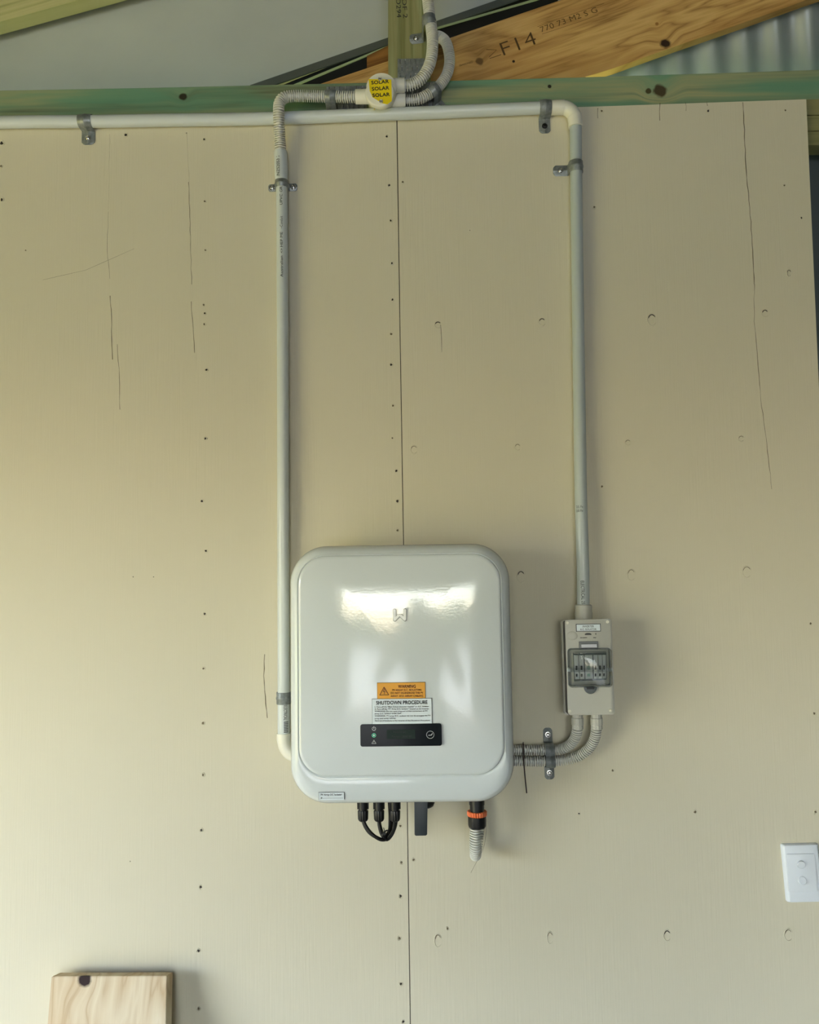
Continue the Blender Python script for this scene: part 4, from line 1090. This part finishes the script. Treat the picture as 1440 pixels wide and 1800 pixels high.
bm = bmesh.new(); prism(bm, quad([(1030, 1206), (1045, 1205.7), (1044, 1211), (1031, 1211)], YB), YB - .0052, YB - .0035); obj('latch_slot', bm, m_black, root)
for x in (1000, 1073):
    bm = bmesh.new(); cc = P(x, 1177, YB - .006); lathe(bm, cc - Vector((.003, 0, 0)), [(0, .004), (.006, .004)], (1, 0, 0), 16); obj('window_pivot', bm, m_label, root, True)
bm = bmesh.new(); a_, b_ = P(1025.8, 1062.5, Yb), P(1026, 1092, Yb); d = b_ - a_; L = d.length
lathe(bm, a_, [(0, .0150), (.002, .0170), (L * .45, .0172), (L * .45, .0180), (L, .0182)], d, 32); obj('conduit_adaptor', bm, m_box, root, True)
for px in (1015, 1048.6):
    c_ = P(px, 1252, -.045); k = mpp(-.045)
    g_ = ribbed(c_, [(0, .0105), (9 * k, .0105), (10 * k, .0118), (21 * k, .0118), (22 * k, .0108), (25 * k, .0112), (28 * k, .0112), (29 * k, .0100)], 48, .0004); obj('cable_gland', g_, m_box, root, True)

# ------------------------------------------------------------------ light switch
YQ = -.010
root = thing('light_switch', P(1405, 1584, 0), 'white double light switch plate near the right edge of the wall', 'light switch')
bm = bmesh.new()
s0 = [(1371.5, 1482.5), (1436.5, 1480.8), (1447.5, 1583), (1381.5, 1584.5)]
def shz(c_, dx, dy):
    return [(c_[0][0] + dx, c_[0][1] + dy), (c_[1][0] - dx, c_[1][1] + dy), (c_[2][0] - dx, c_[2][1] - dy), (c_[3][0] + dx, c_[3][1] - dy)]
rings(bm, [[(x, 0, z) for x, z in rquad(s0, 0, .004)], [(x, -.004, z) for x, z in rquad(s0, 0, .004)], [(x, -.0095, z) for x, z in rquad(shz(s0, 3.5, 1.5), 0, .004)], [(x, YQ, z) for x, z in rquad(shz(s0, 5, 3), 0, .003)]])
pl = obj('wall_plate', bm, m_switch, root, True)
s1 = [(1382, 1501), (1432, 1500), (1437.5, 1566.5), (1386.5, 1568)]
bm = bmesh.new(); rings(bm, [[(x, YQ + .0005, z) for x, z in rquad(s1, YQ, .003)], [(x, YQ - .0012, z) for x, z in rquad(s1, YQ, .003)], [(x, YQ - .0016, z) for x, z in rquad(shz(s1, .8, .8), YQ, .003)]]); obj('grid_panel', bm, m_switch, root, True)
for x, y, tl in ((1408, 1519.5, .0012), (1410, 1547.5, -.0012)):
    bm = bmesh.new(); cc = P(x, y, YQ - .0016); n = 28
    lathe(bm, cc + Vector((0, .0005, 0)), [(0, .0088), (.0008, .0088), (.0008, .0080)], seg=n)
    rings(bm, [[(cc.x + .0078 * s * math.cos(2 * math.pi * i / n), cc.y - y_ - tl * math.sin(2 * math.pi * i / n) * s, cc.z + .0078 * s * math.sin(2 * math.pi * i / n)) for i in range(n)] for s, y_ in ((1, -.001), (1, .0028), (.9, .0036), (.5, .0034))])
    obj('rocker', bm, m_switch, root, True)

# ------------------------------------------------------------------ board leaning by the wall
LEAN = math.radians(15)
NB = Vector((0, -math.cos(LEAN), math.sin(LEAN)))
PB = P(190, 1716, -.054)
def on_board(px, py):
    d = FW + RT * ((px - 720.0) / FPX) + UP * ((900.0 - py) / FPX)
    return CAM + d * ((PB - CAM).dot(NB) / d.dot(NB))
bm = bmesh.new()
tl, tr, bl, br_ = on_board(90.5, 1716.5), on_board(293.5, 1715.5), on_board(83.5, 1800), on_board(291.5, 1800)
def down(a_, b_): return a_ + (b_ - a_) * ((a_.z - .012) / (a_.z - b_.z))
fr_ = [tl, tr, down(tr, br_), down(tl, bl)]
back = -NB * .040
va = [bm.verts.new(v_) for v_ in fr_]; vb = [bm.verts.new(v_ + back) for v_ in fr_]
bm.faces.new(va); bm.faces.new(vb[::-1])
for i in range(4): bm.faces.new((va[i], vb[i], vb[(i + 1) % 4], va[(i + 1) % 4]))
bmesh.ops.recalc_face_normals(bm, faces=bm.faces)
bmesh.ops.bevel(bm, geom=bm.edges[:], offset=.0012, segments=2, affect='EDGES')
bd = obj('timber_board', bm, m_board)
tag(bd, 'raw pale pine board with a dark knot hole leaning against the wall, lower left', 'board')

# ------------------------------------------------------------------ the photographer, seen only mirrored in the glossy cover
ph = bmesh.new(); o_ = rr(-.039, .039, 1.52, 1.68, .009, 5)
rings(ph, [[(x, -1.724, z) for x, z in o_], [(x, -1.732, z) for x, z in o_]]); tag(obj('phone', ph, m_black, None, True), 'black phone held up at face height by the person', 'phone')
V = {'pel': (.07, -2.28, .89, .16, .12), 'wai': (.07, -2.27, 1.03, .15, .11), 'che': (.07, -2.25, 1.20, .175, .12), 'nb': (.07, -2.24, 1.34, .075, .07), 'nk': (.07, -2.21, 1.405, .058, .06),
     'hd': (.07, -2.18, 1.49, .082, .098), 'ht': (.07, -2.19, 1.575, .07, .084),
     'sl': (-.12, -2.24, 1.31, .066, .066), 'el': (-.27, -2.10, 1.13, .052, .052), 'wl': (-.085, -1.84, 1.51, .030, .030), 'pl': (-.048, -1.78, 1.57, .030, .022),
     'sr': (.26, -2.24, 1.31, .066, .066), 'er': (.38, -2.08, 1.13, .052, .052), 'wr': (.095, -1.84, 1.51, .030, .030), 'pr': (.050, -1.78, 1.57, .030, .022),
     'hl': (-.02, -2.28, .84, .098, .10), 'kl': (-.05, -2.25, .47, .064, .064), 'al': (-.06, -2.28, .10, .044, .046), 'tl': (-.07, -2.12, .035, .042, .03),
     'hr': (.16, -2.28, .84, .098, .10), 'kr': (.19, -2.26, .47, .064, .064), 'ar': (.20, -2.29, .10, .044, .046), 'tr': (.21, -2.13, .035, .042, .03)}
E = [('pel', 'wai'), ('wai', 'che'), ('che', 'nb'), ('nb', 'nk'), ('nk', 'hd'), ('hd', 'ht'), ('che', 'sl'), ('sl', 'el'), ('el', 'wl'), ('wl', 'pl'), ('che', 'sr'), ('sr', 'er'), ('er', 'wr'), ('wr', 'pr'),
     ('pel', 'hl'), ('hl', 'kl'), ('kl', 'al'), ('al', 'tl'), ('pel', 'hr'), ('hr', 'kr'), ('kr', 'ar'), ('ar', 'tr')]
for sd_, pv in ((-1, 'pl'), (1, 'pr')):
    for k_ in range(4):
        z_ = 1.612 - k_ * .019; V[pv + 'a%d' % k_] = (sd_ * .046, -1.755, z_, .009, .009); V[pv + 'b%d' % k_] = (sd_ * .047, -1.735, z_ + .004, .008, .008); V[pv + 'c%d' % k_] = (sd_ * .036, -1.7385, z_ + .005, .0075, .0035)
        E += [(pv, pv + 'a%d' % k_), (pv + 'a%d' % k_, pv + 'b%d' % k_)]
        del V[pv + 'c%d' % k_]
    V[pv + 't'] = (sd_ * .03, -1.756, 1.55, .010, .010); V[pv + 'u'] = (sd_ * .014, -1.745, 1.565, .009, .009); E += [(pv, pv + 't'), (pv + 't', pv + 'u')]
ks = list(V)
me = bpy.data.meshes.new('person'); me.from_pydata([V[k_][:3] for k_ in ks], [(ks.index(a_), ks.index(b_)) for a_, b_ in E], [])
po = bpy.data.objects.new('skeleton', me); COL.objects.link(po)
md = po.modifiers.new('s', 'SKIN'); md.use_smooth_shade = True
for i, k_ in enumerate(ks):
    sv = me.skin_vertices[0].data[i]; sv.radius = V[k_][3:5]; sv.use_root = (k_ == 'pel')
m2 = po.modifiers.new('u', 'SUBSURF'); m2.levels = 2; m2.render_levels = 2
me2 = bpy.data.meshes.new_from_object(po.evaluated_get(bpy.context.evaluated_depsgraph_get()))
bpy.data.objects.remove(po)
bm = bmesh.new(); bm.from_mesh(me2)
for f in bm.faces:
    c_ = f.calc_center_median()
    f.material_index = 2 if c_.z < .09 else 1 if c_.z < .92 and abs(c_.x - .07) < .3 and c_.y < -1.95 else 3 if (c_.z < 1.38 and c_.y < -2.04) else 0
hb = bmesh.new()
pr_ = thing('person', Vector((.07, -2.26, 0)), 'person in a dark shirt and trousers standing and holding up a phone', 'person')
obj('body', bm, [mat('skin', lin(196, 150, 124), .5), mat('dark_trousers', lin(44, 48, 60), .8), mat('boots', lin(40, 32, 26), .6), mat('dark_shirt', lin(52, 58, 66), .85)], pr_, 'all')
bmesh.ops.create_uvsphere(hb, u_segments=24, v_segments=14, radius=1.0)
bmesh.ops.delete(hb, geom=[v for v in hb.verts if v.co.z < -.15 - .0 and v.co.y > -.2 or v.co.z < -.75], context='VERTS')
for v in hb.verts: v.co = Vector((.07 + v.co.x * .088, -2.195 + v.co.y * .106, 1.555 + v.co.z * .088))
obj('hair', hb, mat('dark_hair', lin(46, 34, 26), .7), pr_, 'all')
